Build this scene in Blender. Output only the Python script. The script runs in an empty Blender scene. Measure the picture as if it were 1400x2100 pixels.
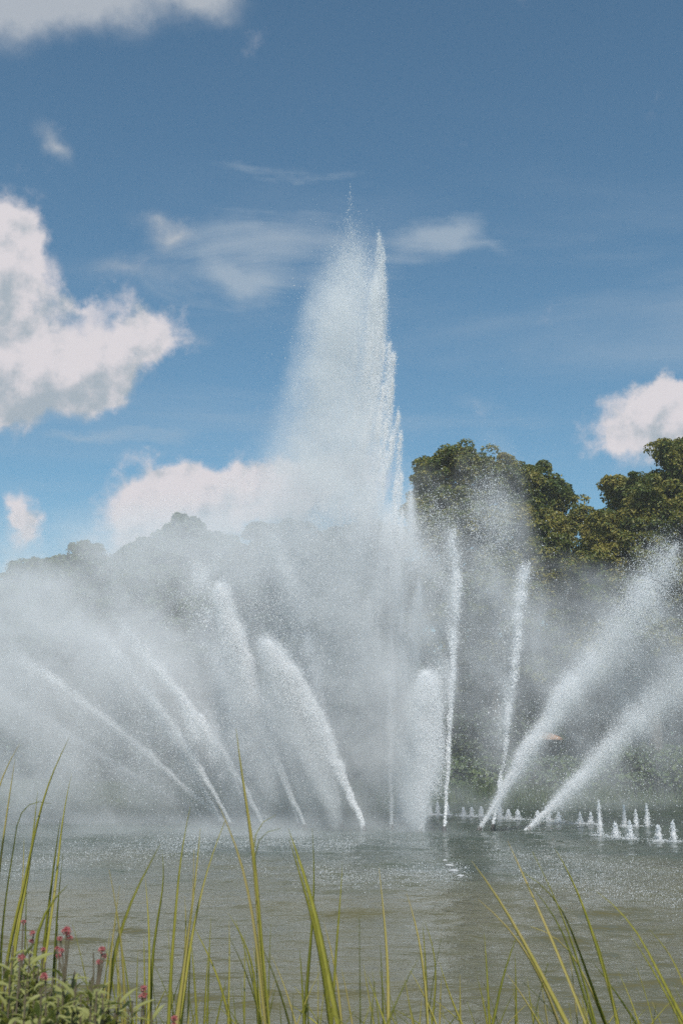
import bpy, bmesh, math, random
import numpy as np
from mathutils import Vector, Matrix

R = math.radians
rng = np.random.default_rng(11)
random.seed(11)
SC = bpy.context.scene
COL = SC.collection

# ------------------------------------------------------------------ camera
F_PX = 2252.0                      # focal length in photograph pixels (1400 x 2100)
HORIZON = 1570.0
PITCH = math.atan((HORIZON - 1050.0) / F_PX)
CAM_H = 2.5
cam = bpy.data.cameras.new('camera')
cam.sensor_fit = 'VERTICAL'
cam.sensor_height = 36.0
cam.lens = 36.0 * F_PX / 2100.0
cam.clip_start = 0.05
cam.clip_end = 6000.0
cam.dof.use_dof = True
cam.dof.focus_distance = 44.0
cam.dof.aperture_fstop = 9.0
camo = bpy.data.objects.new('camera', cam)
COL.objects.link(camo)
camo.location = (0, 0, CAM_H)
camo.rotation_euler = (R(90) + PITCH, 0, 0)
SC.camera = camo

# ------------------------------------------------------------------ sun, exposure
SUN_EL, SUN_AZ = 48.0, 176.0       # azimuth clockwise from +Y (the view direction): high behind the camera
sun = bpy.data.lights.new('sun', 'SUN')
sun.energy = 4.5
sun.angle = R(0.53)
sun.color = (1.0, 0.965, 0.915)
suno = bpy.data.objects.new('sun', sun)
COL.objects.link(suno)
sdir = Vector((math.sin(R(SUN_AZ)) * math.cos(R(SUN_EL)), math.cos(R(SUN_AZ)) * math.cos(R(SUN_EL)), math.sin(R(SUN_EL))))
suno.rotation_euler = sdir.to_track_quat('Z', 'Y').to_euler()
SC.view_settings.view_transform = 'Standard'
SC.view_settings.look = 'None'
SC.view_settings.exposure = 0.0
SC.view_settings.gamma = 1.0
SC.view_settings.use_curve_mapping = False
SC.cycles.use_denoising = False
SC.cycles.max_bounces = 8
SC.cycles.diffuse_bounces = 4
SC.cycles.volume_bounces = 3
SC.cycles.volume_step_rate = 3.0
SC.cycles.volume_max_steps = 128
SC.cycles.sample_clamp_indirect = 8.0
SC.cycles.use_adaptive_sampling = True
SC.cycles.adaptive_threshold = 0.012
SC.cycles.adaptive_min_samples = 24


# ------------------------------------------------------------------ projection helpers
def unproject(px, py, Y):
    """photograph pixel + distance along the ground -> world point"""
    a, b = (px - 700.0) / F_PX, (1050.0 - py) / F_PX
    c, s = math.cos(PITCH), math.sin(PITCH)
    dx, dy, dz = a, c - b * s, s + b * c
    k = Y / dy
    return np.array((dx * k, Y, CAM_H + dz * k))


def water_y(py):
    """distance at which a pixel row meets the water (z = 0)"""
    b = (1050.0 - py) / F_PX
    c, s = math.cos(PITCH), math.sin(PITCH)
    return (c - b * s) * CAM_H / -(s + b * c)


def mpp(Y):
    return Y / F_PX / math.cos(PITCH)


def azel(px, py):
    v = unproject(px, py, 100.0) - np.array((0, 0, CAM_H))
    return math.atan2(v[0], v[1]), math.asin(v[2] / np.linalg.norm(v))


# ------------------------------------------------------------------ sky with clouds
class NT:
    def __init__(self, tree):
        self.t, self.n, self.l = tree, tree.nodes, tree.links

    def node(self, kind, **kw):
        nd = self.n.new(kind)
        for k, v in kw.items():
            setattr(nd, k, v)
        return nd

    def put(self, sock, v):
        if isinstance(v, bpy.types.NodeSocket):
            self.l.new(v, sock)
        elif v is not None:
            sock.default_value = v

    def math(self, op, a, b=None, c=None, clamp=False):
        nd = self.node('ShaderNodeMath', operation=op, use_clamp=clamp)
        for i, v in enumerate((a, b, c)):
            self.put(nd.inputs[i], v)
        return nd.outputs[0]

    def vmath(self, op, a, b=None):
        nd = self.node('ShaderNodeVectorMath', operation=op)
        self.put(nd.inputs[0], a)
        self.put(nd.inputs[1], b)
        return nd.outputs['Value'] if op in ('LENGTH', 'DOT_PRODUCT') else nd.outputs[0]

    def noise(self, vec, scale, detail=4.0, rough=0.5, dist=0.0, out='Fac', dims='3D'):
        nd = self.node('ShaderNodeTexNoise', noise_dimensions=dims)
        self.put(nd.inputs['Vector'], vec)
        nd.inputs['Scale'].default_value = scale
        nd.inputs['Detail'].default_value = detail
        nd.inputs['Roughness'].default_value = rough
        nd.inputs['Distortion'].default_value = dist
        return nd.outputs[out]

    def smooth(self, v, a, b, lo=0.0, hi=1.0):
        nd = self.node('ShaderNodeMapRange', interpolation_type='SMOOTHSTEP')
        self.put(nd.inputs['Value'], v)
        for k, x in (('From Min', a), ('From Max', b), ('To Min', lo), ('To Max', hi)):
            nd.inputs[k].default_value = x
        return nd.outputs[0]

    def mix(self, fac, a, b, blend='MIX'):
        nd = self.node('ShaderNodeMix', data_type='RGBA', blend_type=blend)
        self.put(nd.inputs[0], fac)
        self.put(nd.inputs[6], a)
        self.put(nd.inputs[7], b)
        return nd.outputs[2]

    def ramp(self, fac, stops):
        nd = self.node('ShaderNodeValToRGB')
        el = nd.color_ramp.elements
        while len(el) < len(stops):
            el.new(0.5)
        for e, (p, c) in zip(el, stops):
            e.position = p
            e.color = (*c, 1.0)
        self.put(nd.inputs[0], fac)
        return nd.outputs[0]


def build_world():
    w = bpy.data.worlds.new('World')
    SC.world = w
    w.use_nodes = True
    w.node_tree.nodes.clear()
    T = NT(w.node_tree)
    sky = T.node('ShaderNodeTexSky', sky_type='NISHITA', sun_disc=False)
    sky.sun_elevation = R(SUN_EL)
    sky.sun_rotation = R(SUN_AZ)
    sky.altitude = 0.0
    sky.air_density = 1.0
    sky.dust_density = 0.6
    sky.ozone_density = 1.6
    tint = T.mix(1.0, sky.outputs[0], (0.68, 0.93, 0.92, 1.0), 'MULTIPLY')
    tc = T.node('ShaderNodeTexCoord')
    sep = T.node('ShaderNodeSeparateXYZ')
    T.l.new(tc.outputs['Generated'], sep.inputs[0])
    az = T.math('ARCTAN2', sep.outputs[0], sep.outputs[1])
    el = T.math('ARCSINE', sep.outputs[2])
    cmb = T.node('ShaderNodeCombineXYZ')
    T.l.new(az, cmb.inputs[0])
    T.l.new(el, cmb.inputs[1])
    p0 = cmb.outputs[0]
    d = tc.outputs['Generated']
    # ragged edges: push the lookup point about with two octaves of noise
    w1 = T.vmath('SUBTRACT', T.noise(d, 7.0, 7.0, 0.58, out='Color'), (0.5, 0.5, 0.5))
    ws = T.node('ShaderNodeVectorMath', operation='SCALE')
    T.l.new(w1, ws.inputs[0])
    ws.inputs['Scale'].default_value = 0.17
    p = T.vmath('ADD', p0, ws.outputs[0])

    w2 = T.node('ShaderNodeVectorMath', operation='SCALE')
    T.l.new(w1, w2.inputs[0])
    w2.inputs['Scale'].default_value = 0.09
    pt = T.vmath('ADD', p0, w2.outputs[0])

    def blobs(lst, vec, power=1.0):
        acc = None
        for (px, py, rx, ry, rot, k) in lst:
            a, e = azel(px, py)
            m = T.node('ShaderNodeMapping', vector_type='TEXTURE')
            T.l.new(vec, m.inputs['Vector'])
            m.inputs['Location'].default_value = (a, e, 0)
            m.inputs['Rotation'].default_value = (0, 0, R(rot))
            m.inputs['Scale'].default_value = (rx / F_PX / math.cos(e) ** 0, ry / F_PX, 1.0)
            g = T.node('ShaderNodeTexGradient', gradient_type='QUADRATIC_SPHERE')
            T.l.new(m.outputs[0], g.inputs[0])
            acc = T.math('MULTIPLY_ADD', g.outputs['Fac'], k, acc if acc is not None else 0.0)
        return acc

    cum = [(25, 520, 130, 150, 0, 1.3), (0, 690, 240, 170, 0, 1.9), (160, 745, 260, 150, 20, 1.9), (60, 815, 240, 120, 0, 1.3),
           (215, 835, 130, 90, 0, 0.8), (290, 735, 140, 110, 0, 1.3), (0, 880, 170, 80, 0, 0.8), (150, 610, 130, 70, 0, 0.8),
           (330, 1060, 250, 130, 0, 2.0), (500, 1040, 220, 100, 0, 2.0), (640, 1010, 190, 130, 20, 1.6), (340, 990, 110, 70, 0, 0.8),
           (1330, 800, 110, 80, 25, 1.9), (1390, 830, 100, 110, 0, 1.8), (1350, 900, 210, 130, 0, 1.9), (1270, 930, 110, 70, 0, 0.6),
           (10, 1090, 70, 120, 0, 1.4), (-160, 560, 300, 260, 0, 2.0), (1600, 860, 260, 160, 0, 2.0)]
    thin = [(20, 10, 200, 150, 20, 1.6), (170, 10, 260, 120, 0, 1.3), (330, 0, 240, 110, 0, 1.2), (430, 10, 180, 90, 0, 1.0), (105, 295, 120, 60, -35, 0.8), (300, 460, 110, 50, -20, 1.0),
            (345, 495, 110, 50, 0, 0.95), (250, 550, 330, 80, 0, 0.55), (390, 720, 120, 60, 20, 0.5), (-100, -60, 400, 200, 0, 1.5)]
    base = blobs(cum, p)
    lump = T.noise(d, 20.0, 9.0, 0.62)
    lump_s = T.noise(T.vmath('ADD', d, (-0.007, -0.004, 0.012)), 20.0, 4.0, 0.55)
    dens = T.math('ADD', base, T.math('MULTIPLY', T.math('SUBTRACT', lump, 0.5), 1.25))
    # clouds beyond the frame: the same broken cumulus all round, kept out of the part in view
    far = T.smooth(T.noise(d, 3.2, 5.0, 0.5), 0.52, 0.72)
    outside = T.smooth(T.math('ABSOLUTE', az), 0.42, 0.7)
    dens = T.math('ADD', dens, T.math('MULTIPLY', T.math('MULTIPLY', far, outside), 1.1))
    a_cum = T.math('MULTIPLY', T.smooth(dens, 0.14, 0.80), 0.97)
    # lit and greyer billows: the cloud field a step towards the sun against the field here
    off = T.vmath('ADD', p, (0.0, 0.045, 0.0))
    base2 = blobs([b for b in cum if b[5] > 1.0], off)
    relief = T.math('MULTIPLY', T.math('SUBTRACT', lump, lump_s), 4.2)
    lit = T.math('ADD', relief, T.math('SUBTRACT', 0.92, T.math('MULTIPLY', base2, 0.42)))
    litc = T.smooth(lit, -0.25, 1.1)
    ccol = T.mix(litc, (0.385, 0.445, 0.50, 1), (0.73, 0.69, 0.715, 1))
    a_thin = T.math('MULTIPLY', T.smooth(T.math('MULTIPLY', blobs(thin, pt), T.noise(d, 16.0, 8.0, 0.62)), 0.06, 0.62), 0.8)
    # high streaks of cirrus
    st = T.node('ShaderNodeMapping')
    T.l.new(p0, st.inputs['Vector'])
    st.inputs['Rotation'].default_value = (0, 0, R(-12))
    st.inputs['Scale'].default_value = (2.0, 13.0, 1.0)
    str_n = T.noise(st.outputs[0], 1.5, 9.0, 0.62, 0.9)
    cir = [(500, 590, 420, 150, 0, 1.5), (470, 575, 160, 40, -8, 0.8), (905, 465, 230, 75, 22, 1.7), (640, 372, 420, 40, -3, 0.9), (560, 500, 480, 110, 5, 0.9), (1000, 840, 340, 70, -15, 0.9),
           (880, 640, 320, 80, 0, 0.8), (150, 915, 480, 45, 4, 1.0), (1000, 500, 260, 60, -20, 0.7)]
    wisp = T.math('ADD', T.math('MULTIPLY', T.math('SUBTRACT', str_n, 0.5), 2.4), T.math('MULTIPLY', blobs(cir, pt), 0.75))
    a_cir = T.math('MULTIPLY', T.math('MULTIPLY', T.smooth(wisp, 0.1, 1.25), T.smooth(blobs(cir, pt), 0.0, 0.35)), 0.6)
    veil = T.math('MULTIPLY', T.smooth(T.noise(st.outputs[0], 0.7, 5.0, 0.6, 0.6), 0.42, 0.78), T.math('MULTIPLY', T.smooth(el, 0.02, 0.15), T.smooth(el, 0.62, 0.36)))
    a_cir = T.math('MAXIMUM', a_cir, T.math('MULTIPLY', veil, 0.34))
    # the clear sky carries a faint milky veil low down
    scl = T.node('ShaderNodeVectorMath', operation='SCALE')
    T.l.new(tint, scl.inputs[0])
    scl.inputs['Scale'].default_value = SKY
    c1 = T.mix(a_cir, scl.outputs[0], (0.46, 0.53, 0.60, 1))
    c2 = T.mix(a_thin, c1, (0.50, 0.53, 0.57, 1))
    c3 = T.mix(a_cum, c2, ccol)
    bg = T.node('ShaderNodeBackground')
    T.l.new(c3, bg.inputs[0])
    bg.inputs[1].default_value = 1.0
    out = T.node('ShaderNodeOutputWorld')
    T.l.new(bg.outputs[0], out.inputs[0])
    w.cycles.sampling_method = 'MANUAL'
    w.cycles.sample_map_resolution = 512


SKY = 0.118
build_world()


# ------------------------------------------------------------------ mesh and tagging helpers
def tag(o, label=None, cat=None, group=None, kind=None):
    for k, v in (('label', label), ('category', cat), ('group', group), ('kind', kind)):
        if v:
            o[k] = v
    return o


def empty(name, loc=(0, 0, 0)):
    o = bpy.data.objects.new(name, None)
    COL.objects.link(o)
    o.location = loc
    o.empty_display_size = 0.2
    return o


def link(name, me, mat=None, parent=None, loc=None):
    if mat is not None and not me.materials:
        me.materials.append(mat)
    o = bpy.data.objects.new(name, me)
    COL.objects.link(o)
    if parent is not None:
        o.parent = parent
    if loc is not None:
        o.location = loc
    return o


def mesh_np(name, verts, faces, smooth=True):
    """verts (n,3) and faces (m,k) of one polygon size"""
    verts = np.asarray(verts, np.float32)
    faces = np.asarray(faces, np.int32)
    me = bpy.data.meshes.new(name)
    m, k = faces.shape
    me.vertices.add(len(verts))
    me.vertices.foreach_set('co', verts.ravel())
    me.loops.add(m * k)
    me.loops.foreach_set('vertex_index', faces.ravel())
    me.polygons.add(m)
    me.polygons.foreach_set('loop_start', np.arange(0, m * k, k, dtype=np.int32))
    me.polygons.foreach_set('use_smooth', np.full(m, smooth))
    me.update(calc_edges=True)
    return me


def tube_arrays(path, radii, sides=8, cap=True):
    path = np.asarray(path, float)
    n = len(path)
    radii = np.broadcast_to(np.asarray(radii, float), (n,))
    V, Fc = [], []
    up = np.array((0.3, 1.0, 0.2))
    for i in range(n):
        t = path[min(i + 1, n - 1)] - path[max(i - 1, 0)]
        t = t / (np.linalg.norm(t) + 1e-9)
        a = np.cross(t, up)
        a /= np.linalg.norm(a) + 1e-9
        b = np.cross(t, a)
        ang = np.linspace(0, 2 * np.pi, sides, endpoint=False)
        V.append(path[i] + radii[i] * (np.cos(ang)[:, None] * a + np.sin(ang)[:, None] * b))
    for i in range(n - 1):
        for j in range(sides):
            k = (j + 1) % sides
            Fc.append((i * sides + j, i * sides + k, (i + 1) * sides + k, (i + 1) * sides + j))
    return np.concatenate(V), np.array(Fc)


def join_arrays(parts):
    V, Fc, o = [], [], 0
    for v, f in parts:
        V.append(v)
        Fc.append(np.asarray(f) + o)
        o += len(v)
    return np.concatenate(V), np.concatenate(Fc)


def material(name):
    m = bpy.data.materials.new(name)
    m.use_nodes = True
    m.node_tree.nodes.clear()
    T = NT(m.node_tree)
    out = T.node('ShaderNodeOutputMaterial')
    return m, T, out


# value noise for scattering
class VNoise:
    def __init__(self, seed):
        self.g = np.random.default_rng(seed).random((32, 32, 32)).astype(np.float32)

    def __call__(self, p):
        i = np.floor(p).astype(int)
        f = p - i
        f = f * f * (3 - 2 * f)
        r = 0
        for dx in (0, 1):
            for dy in (0, 1):
                for dz in (0, 1):
                    wgt = (f[:, 0] if dx else 1 - f[:, 0]) * (f[:, 1] if dy else 1 - f[:, 1]) * (f[:, 2] if dz else 1 - f[:, 2])
                    r = r + wgt * self.g[(i[:, 0] + dx) % 32, (i[:, 1] + dy) % 32, (i[:, 2] + dz) % 32]
        return r

    def fbm(self, p, o=3):
        s, a, t = 0, 1.0, 0
        for k in range(o):
            s = s + a * self(p * 2 ** k + 17.3 * k)
            t += a
            a *= 0.5
        return s / t


VN = VNoise(5)


# ------------------------------------------------------------------ materials
def mat_water():
    m, T, out = material('lake water')
    tc = T.node('ShaderNodeTexCoord')
    mp = T.node('ShaderNodeMapping')
    T.l.new(tc.outputs['Object'], mp.inputs['Vector'])
    mp.inputs['Scale'].default_value = (0.55, 1.0, 1.0)
    mp.inputs['Rotation'].default_value = (0, 0, R(8))
    b = T.node('ShaderNodeBsdfPrincipled')
    mud = T.noise(tc.outputs['Object'], 0.10, 3.0, 0.5)
    b.inputs['Roughness'].default_value = 0.05
    b.inputs['IOR'].default_value = 1.333
    sy = T.node('ShaderNodeSeparateXYZ')
    T.l.new(tc.outputs['Object'], sy.inputs[0])
    deep = T.smooth(T.math('MULTIPLY_ADD', T.math('SUBTRACT', mud, 0.5), 46.0, sy.outputs[1]), 16.0, 38.0)
    T.put(b.inputs['Base Color'], T.mix(deep, (0.105, 0.094, 0.042, 1), (0.046, 0.064, 0.046, 1)))
    n1 = T.noise(mp.outputs[0], 3.2, 4.0, 0.55, 0.3)
    n2 = T.noise(mp.outputs[0], 11.0, 2.0, 0.5)
    bp = T.node('ShaderNodeBump')
    bp.inputs['Strength'].default_value = 1.0
    bp.inputs['Distance'].default_value = 0.05
    T.l.new(T.math('ADD', n1, T.math('MULTIPLY', n2, 0.22)), bp.inputs['Height'])
    T.l.new(bp.outputs[0], b.inputs['Normal'])
    T.l.new(b.outputs[0], out.inputs[0])
    return m


def mat_ground():
    m, T, out = material('grassy earth')
    tc = T.node('ShaderNodeTexCoord')
    b = T.node('ShaderNodeBsdfPrincipled')
    b.inputs['Roughness'].default_value = 0.95
    n = T.noise(tc.outputs['Object'], 0.8, 8.0, 0.6)
    T.l.new(T.ramp(n, [(0.3, (0.035, 0.045, 0.014)), (0.55, (0.06, 0.085, 0.022)), (0.75, (0.11, 0.10, 0.045))]), b.inputs['Base Color'])
    T.l.new(b.outputs[0], out.inputs[0])
    return m


def mat_leaf(name, stops, trans=0.35, rough=0.55, noise_scale=None):
    m, T, out = material(name)
    g = T.node('ShaderNodeNewGeometry')
    v = g.outputs['Random Per Island']
    if noise_scale:
        tc = T.node('ShaderNodeTexCoord')
        v = T.math('MULTIPLY_ADD', T.noise(tc.outputs['Object'], noise_scale, 3.0, 0.5), 1.5, T.math('MULTIPLY_ADD', v, 0.45, -0.47))
    col = T.ramp(v, stops)
    b = T.node('ShaderNodeBsdfPrincipled')
    b.inputs['Roughness'].default_value = rough
    b.inputs['Specular IOR Level'].default_value = 0.3
    T.l.new(col, b.inputs['Base Color'])
    tr = T.node('ShaderNodeBsdfTranslucent')
    T.l.new(T.mix(1.0, col, (1.25, 1.3, 0.6, 1), 'MULTIPLY'), tr.inputs[0])
    mx = T.node('ShaderNodeMixShader')
    mx.inputs[0].default_value = trans
    T.l.new(b.outputs[0], mx.inputs[1])
    T.l.new(tr.outputs[0], mx.inputs[2])
    T.l.new(mx.outputs[0], out.inputs[0])
    return m


def mat_plain(name, col, rough=0.7, var=0.0, scale=5.0):
    m, T, out = material(name)
    b = T.node('ShaderNodeBsdfPrincipled')
    b.inputs['Roughness'].default_value = rough
    if var:
        tc = T.node('ShaderNodeTexCoord')
        n = T.noise(tc.outputs['Object'], scale, 5.0, 0.6)
        T.l.new(T.mix(n, tuple(c * (1 - var) for c in col) + (1,), tuple(min(1, c * (1 + var)) for c in col) + (1,)), b.inputs['Base Color'])
    else:
        b.inputs['Base Color'].default_value = (*col, 1)
    T.l.new(b.outputs[0], out.inputs[0])
    return m


def mat_spray(name='spray water', col=(0.93, 0.935, 0.945)):
    m, T, out = material(name)
    d = T.node('ShaderNodeBsdfDiffuse')
    d.inputs[0].default_value = (*col, 1)
    t = T.node('ShaderNodeBsdfTranslucent')
    t.inputs[0].default_value = (*col, 1)
    mx = T.node('ShaderNodeMixShader')
    mx.inputs[0].default_value = 0.5
    T.l.new(d.outputs[0], mx.inputs[1])
    T.l.new(t.outputs[0], mx.inputs[2])
    T.l.new(mx.outputs[0], out.inputs[0])
    return m


M_WATER, M_GROUND = mat_water(), mat_ground()
M_SPRAY = mat_spray()
M_BARK = mat_plain('bark', (0.07, 0.055, 0.04), 0.9, 0.4, 3.0)
M_NOZZLE = mat_plain('dark bronze nozzle', (0.05, 0.045, 0.04), 0.5, 0.3)


# ------------------------------------------------------------------ ground and lake
def ground_height(x, y):
    near = np.interp(y, [-60, -4, 1.5, 4.0, 7.5, 9.0, 12], [1.4, 1.0, 0.85, 0.55, 0.02, -0.5, -1.4])
    far = np.interp(y, [70, 76, 79, 80.5, 84, 100, 160, 4000], [-1.4, -0.8, -0.15, 0.35, 0.8, 2.2, 3.0, 3.0])
    h = np.where(y < 40, near, far)
    side = np.interp(np.abs(x), [0, 62, 70, 76, 4000], [-2, -1.4, 0.2, 0.8, 3.0])
    return np.maximum(h, side)


def build_ground():
    ys = np.concatenate([[-2000, -600, -200, -60, -20], np.arange(-8, 14, 0.5), np.arange(16, 70, 6), np.arange(70, 92, 1.0), np.arange(95, 170, 8), [200, 300, 600, 1500, 4000]])
    xs = np.concatenate([[-4000, -1200, -400, -180], np.arange(-110, -20, 5), np.arange(-20, 20, 0.8), np.arange(20, 111, 5), [180, 400, 1200, 4000]])
    X, Y = np.meshgrid(xs, ys)
    Z = ground_height(X, Y)
    jig = VN.fbm(np.stack([X.ravel() * 0.5, Y.ravel() * 0.5, X.ravel() * 0], 1)).reshape(X.shape) - 0.5
    Z = Z + jig * 0.18
    n, m = X.shape
    idx = np.arange(n * m).reshape(n, m)
    f = np.stack([idx[:-1, :-1], idx[:-1, 1:], idx[1:, 1:], idx[1:, :-1]], -1).reshape(-1, 4)
    o = link('ground', mesh_np('ground', np.stack([X, Y, Z], -1).reshape(-1, 3), f), M_GROUND)
    tag(o, kind='structure')


def build_water():
    ys = [6.0]
    while ys[-1] < 81.5:
        ys.append(ys[-1] + max(0.07, 0.0062 * ys[-1]))
    ys = np.array(ys)
    xs = np.concatenate([np.arange(-72, -22, 1.0), np.arange(-22, 22, 0.13), np.arange(22, 73, 1.0)])
    X, Y = np.meshgrid(xs, ys)
    Z = np.zeros_like(X)
    r2 = np.random.default_rng(3)
    for k in range(26):
        lam = 0.28 * 1.13 ** k
        ang = R(90) + r2.normal(0, 0.55)
        kx, ky = math.cos(ang) * 2 * np.pi / lam, math.sin(ang) * 2 * np.pi / lam
        Z += 0.0062 * lam ** 0.42 * np.sin(kx * X + ky * Y + r2.random() * 6.28 + 1.2 * np.sin(0.35 * X / lam ** 0.5 + k))
    gust = VN.fbm(np.stack([X.ravel() * 0.22, Y.ravel() * 0.12, X.ravel() * 0], 1)).reshape(X.shape)
    Z *= 0.35 + 1.2 * gust
    n, m = X.shape
    idx = np.arange(n * m).reshape(n, m)
    f = np.stack([idx[:-1, :-1], idx[:-1, 1:], idx[1:, 1:], idx[1:, :-1]], -1).reshape(-1, 4)
    o = link('lake_water', mesh_np('lake_water', np.stack([X, Y, Z], -1).reshape(-1, 3), f), M_WATER)
    tag(o, kind='structure')


build_ground()
build_water()


# ------------------------------------------------------------------ trees
def leaf_cloud(centres, radii, per, size, up=0.55, seed=0, flat=0.75):
    """leaf quads spread over the upper shells of many small clumps"""
    r = np.random.default_rng(seed)
    n = len(centres)
    k = np.repeat(np.arange(n), per)
    N = len(k)
    d = r.normal(size=(N, 3))
    d[:, 2] = d[:, 2] + up
    d /= np.linalg.norm(d, axis=1)[:, None]
    rad = radii[k] * (0.55 + 0.5 * r.random(N) ** 0.6)
    pos = centres[k] + d * rad[:, None] * np.array((1, 1, flat))
    nrm = d * 0.8 + r.normal(0, 0.55, (N, 3)) + np.array((0, 0, 0.45))
    nrm /= np.linalg.norm(nrm, axis=1)[:, None]
    a = np.cross(nrm, r.normal(size=(N, 3)))
    a /= np.linalg.norm(a, axis=1)[:, None] + 1e-9
    b = np.cross(nrm, a)
    s = size * (0.6 + 0.8 * r.random(N))
    L, Wd = a * s[:, None], b * (s * 0.62)[:, None]
    bend = nrm * (s * 0.22)[:, None]
    V = np.stack([pos - L, pos - Wd * 0.9 - L * 0.15 + bend, pos + L - bend * 0.6, pos + Wd * 0.9 - L * 0.15 + bend], 1).reshape(-1, 3)
    Fc = np.arange(4 * N).reshape(N, 4)
    return V, Fc


def make_tree(name, base_px, Y, lobes, label, mat, clump_r=0.75, per=110, leaf=0.17, density=1.0, seed=1, group='trees beyond the lake', trunk_r=0.55):
    """lobes: (px, py, radius px, depth offset m) outline of the crown"""
    r = np.random.default_rng(seed)
    mp = mpp(Y)
    base = np.array((unproject(base_px, 1500, Y)[0], Y, float(ground_height(np.array([0.0]), np.array([Y]))[0]) - 0.15))
    root = empty(name, base)
    tag(root, label, 'tree', group)
    L = [(unproject(px, py, Y + dy), rad * mp) for (px, py, rad, dy) in lobes]
    top = max(c[2] for c, _ in L)
    mid = np.mean([c for c, _ in L], axis=0)
    fork = base + (mid - base) * 0.38
    fork[:2] = base[:2] * 0.7 + mid[:2] * 0.3
    tr = []
    ts = np.linspace(0, 1, 9)
    path = base + (fork - base) * ts[:, None] + np.stack([np.sin(ts * 3.1) * 0.2, np.cos(ts * 2.3) * 0.15, ts * 0], 1)
    flare = trunk_r * (1.0 - 0.35 * ts + 0.7 * np.exp(-ts * 9))
    tr.append(tube_arrays(path, flare, 10))
    limbs = []
    for c, rad in L:
        n = 7
        t = np.linspace(0, 1, n)
        bow = np.array((0, 0, -0.12)) * np.linalg.norm(c - fork)
        p = path[-1] + (c - path[-1]) * t[:, None] + bow * (np.sin(t * np.pi))[:, None] + r.normal(0, 0.12, (n, 3)) * t[:, None]
        limbs.append(tube_arrays(p, trunk_r * 0.42 * (1 - 0.82 * t), 7))
        for q in range(5):
            d = r.normal(size=3)
            d[2] = abs(d[2])
            d /= np.linalg.norm(d)
            s0 = p[r.integers(3, 6)]
            e = c + d * rad * 0.85
            t2 = np.linspace(0, 1, 5)
            limbs.append(tube_arrays(s0 + (e - s0) * t2[:, None] + r.normal(0, 0.1, (5, 3)) * t2[:, None], trunk_r * 0.14 * (1 - 0.85 * t2), 5))
    v, f = join_arrays(tr)
    link('trunk', mesh_np('trunk', v - base, f), M_BARK, root)
    v, f = join_arrays(limbs)
    link('limb', mesh_np('limb', v - base, f), M_BARK, root)
    C, Rr = [], []
    for c, rad in L:
        k = 15
        d0 = r.normal(size=(k, 3))
        d0[:, 2] += 0.3
        d0 /= np.linalg.norm(d0, axis=1)[:, None]
        soft = Y > 100
        sc = c + d0 * rad * (r.uniform(0.45, 0.75, k) if soft else r.uniform(0.55, 0.95, k))[:, None]
        sr = rad * (r.uniform(0.3, 0.5, k) if soft else r.uniform(0.22, 0.42, k))
        for q in range(k):
            n = max(5, int(density * 3.0 * (sr[q] / clump_r) ** 2))
            d = r.normal(size=(n, 3))
            d[:, 2] += 0.45
            d /= np.linalg.norm(d, axis=1)[:, None]
            C.append(sc[q] + d * (sr[q] * r.uniform(0.6, 1.08, n))[:, None])
            Rr.append(clump_r * r.uniform(0.45, 1.0, n))
        n = int(density * 1.1 * (rad / clump_r) ** 2)
        C.append(c + r.normal(0, 0.42, (n, 3)) * rad)
        Rr.append(clump_r * r.uniform(0.7, 1.3, n))
    C, Rr = np.concatenate(C), np.concatenate(Rr)
    keep = C[:, 2] > base[2] + 0.6
    v, f = leaf_cloud(C[keep], Rr[keep], per, leaf, seed=seed)
    cr = link('crown', mesh_np('crown', v - base, f, False), mat, root)
    return root


LEAF_WARM = mat_leaf('maple leaves', [(0.0, (0.038, 0.066, 0.018)), (0.38, (0.088, 0.118, 0.026)), (0.62, (0.20, 0.185, 0.036)), (1.0, (0.30, 0.24, 0.065))], 0.25, 0.5, 0.32)
LEAF_DARK = mat_leaf('dark leaves', [(0.0, (0.018, 0.036, 0.012)), (0.6, (0.045, 0.068, 0.018)), (1.0, (0.085, 0.095, 0.025))], 0.25, 0.5, 0.3)
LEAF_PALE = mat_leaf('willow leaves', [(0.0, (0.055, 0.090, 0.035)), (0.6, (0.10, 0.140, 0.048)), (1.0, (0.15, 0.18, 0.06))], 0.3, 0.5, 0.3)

make_tree('maple_tree', 1010, 88, [(905, 1000, 75, 0), (870, 1060, 50, -1), (985, 985, 72, 1), (1060, 1010, 70, 0), (940, 1110, 95, -2), (1060, 1120, 90, -2),
                                   (1140, 1060, 62, 0), (1130, 1170, 85, -3), (1010, 1230, 100, -1), (890, 1210, 80, 0), (1100, 1290, 95, -2), (960, 1340, 90, 1), (1190, 1270, 70, -2)],
          'broad dark green tree with golden tips behind the spray right of the tall plume', LEAF_WARM, seed=21, density=1.7, leaf=0.13, per=150)
make_tree('maple_tree', 1330, 82, [(1385, 975, 78, 0), (1300, 1045, 75, 1), (1360, 1090, 90, -2), (1260, 1120, 65, 0), (1445, 1040, 95, 1), (1290, 1190, 85, -2),
                                   (1390, 1210, 95, -1), (1480, 1170, 110, 0), (1240, 1090, 40, 0), (1330, 1300, 100, -1), (1440, 1330, 110, 0), (1245, 1330, 75, 1)],
          'tall golden green tree cut off by the right edge of the picture', LEAF_WARM, seed=22, trunk_r=0.65, density=1.7, leaf=0.13, per=150)
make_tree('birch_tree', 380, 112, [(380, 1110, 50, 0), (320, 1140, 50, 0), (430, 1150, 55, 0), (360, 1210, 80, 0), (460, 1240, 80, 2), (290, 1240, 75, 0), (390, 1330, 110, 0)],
          'hazy green tree with a rounded top under the white cloud', LEAF_PALE, seed=23, leaf=0.2, per=90, clump_r=0.85, density=2.0)
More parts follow.
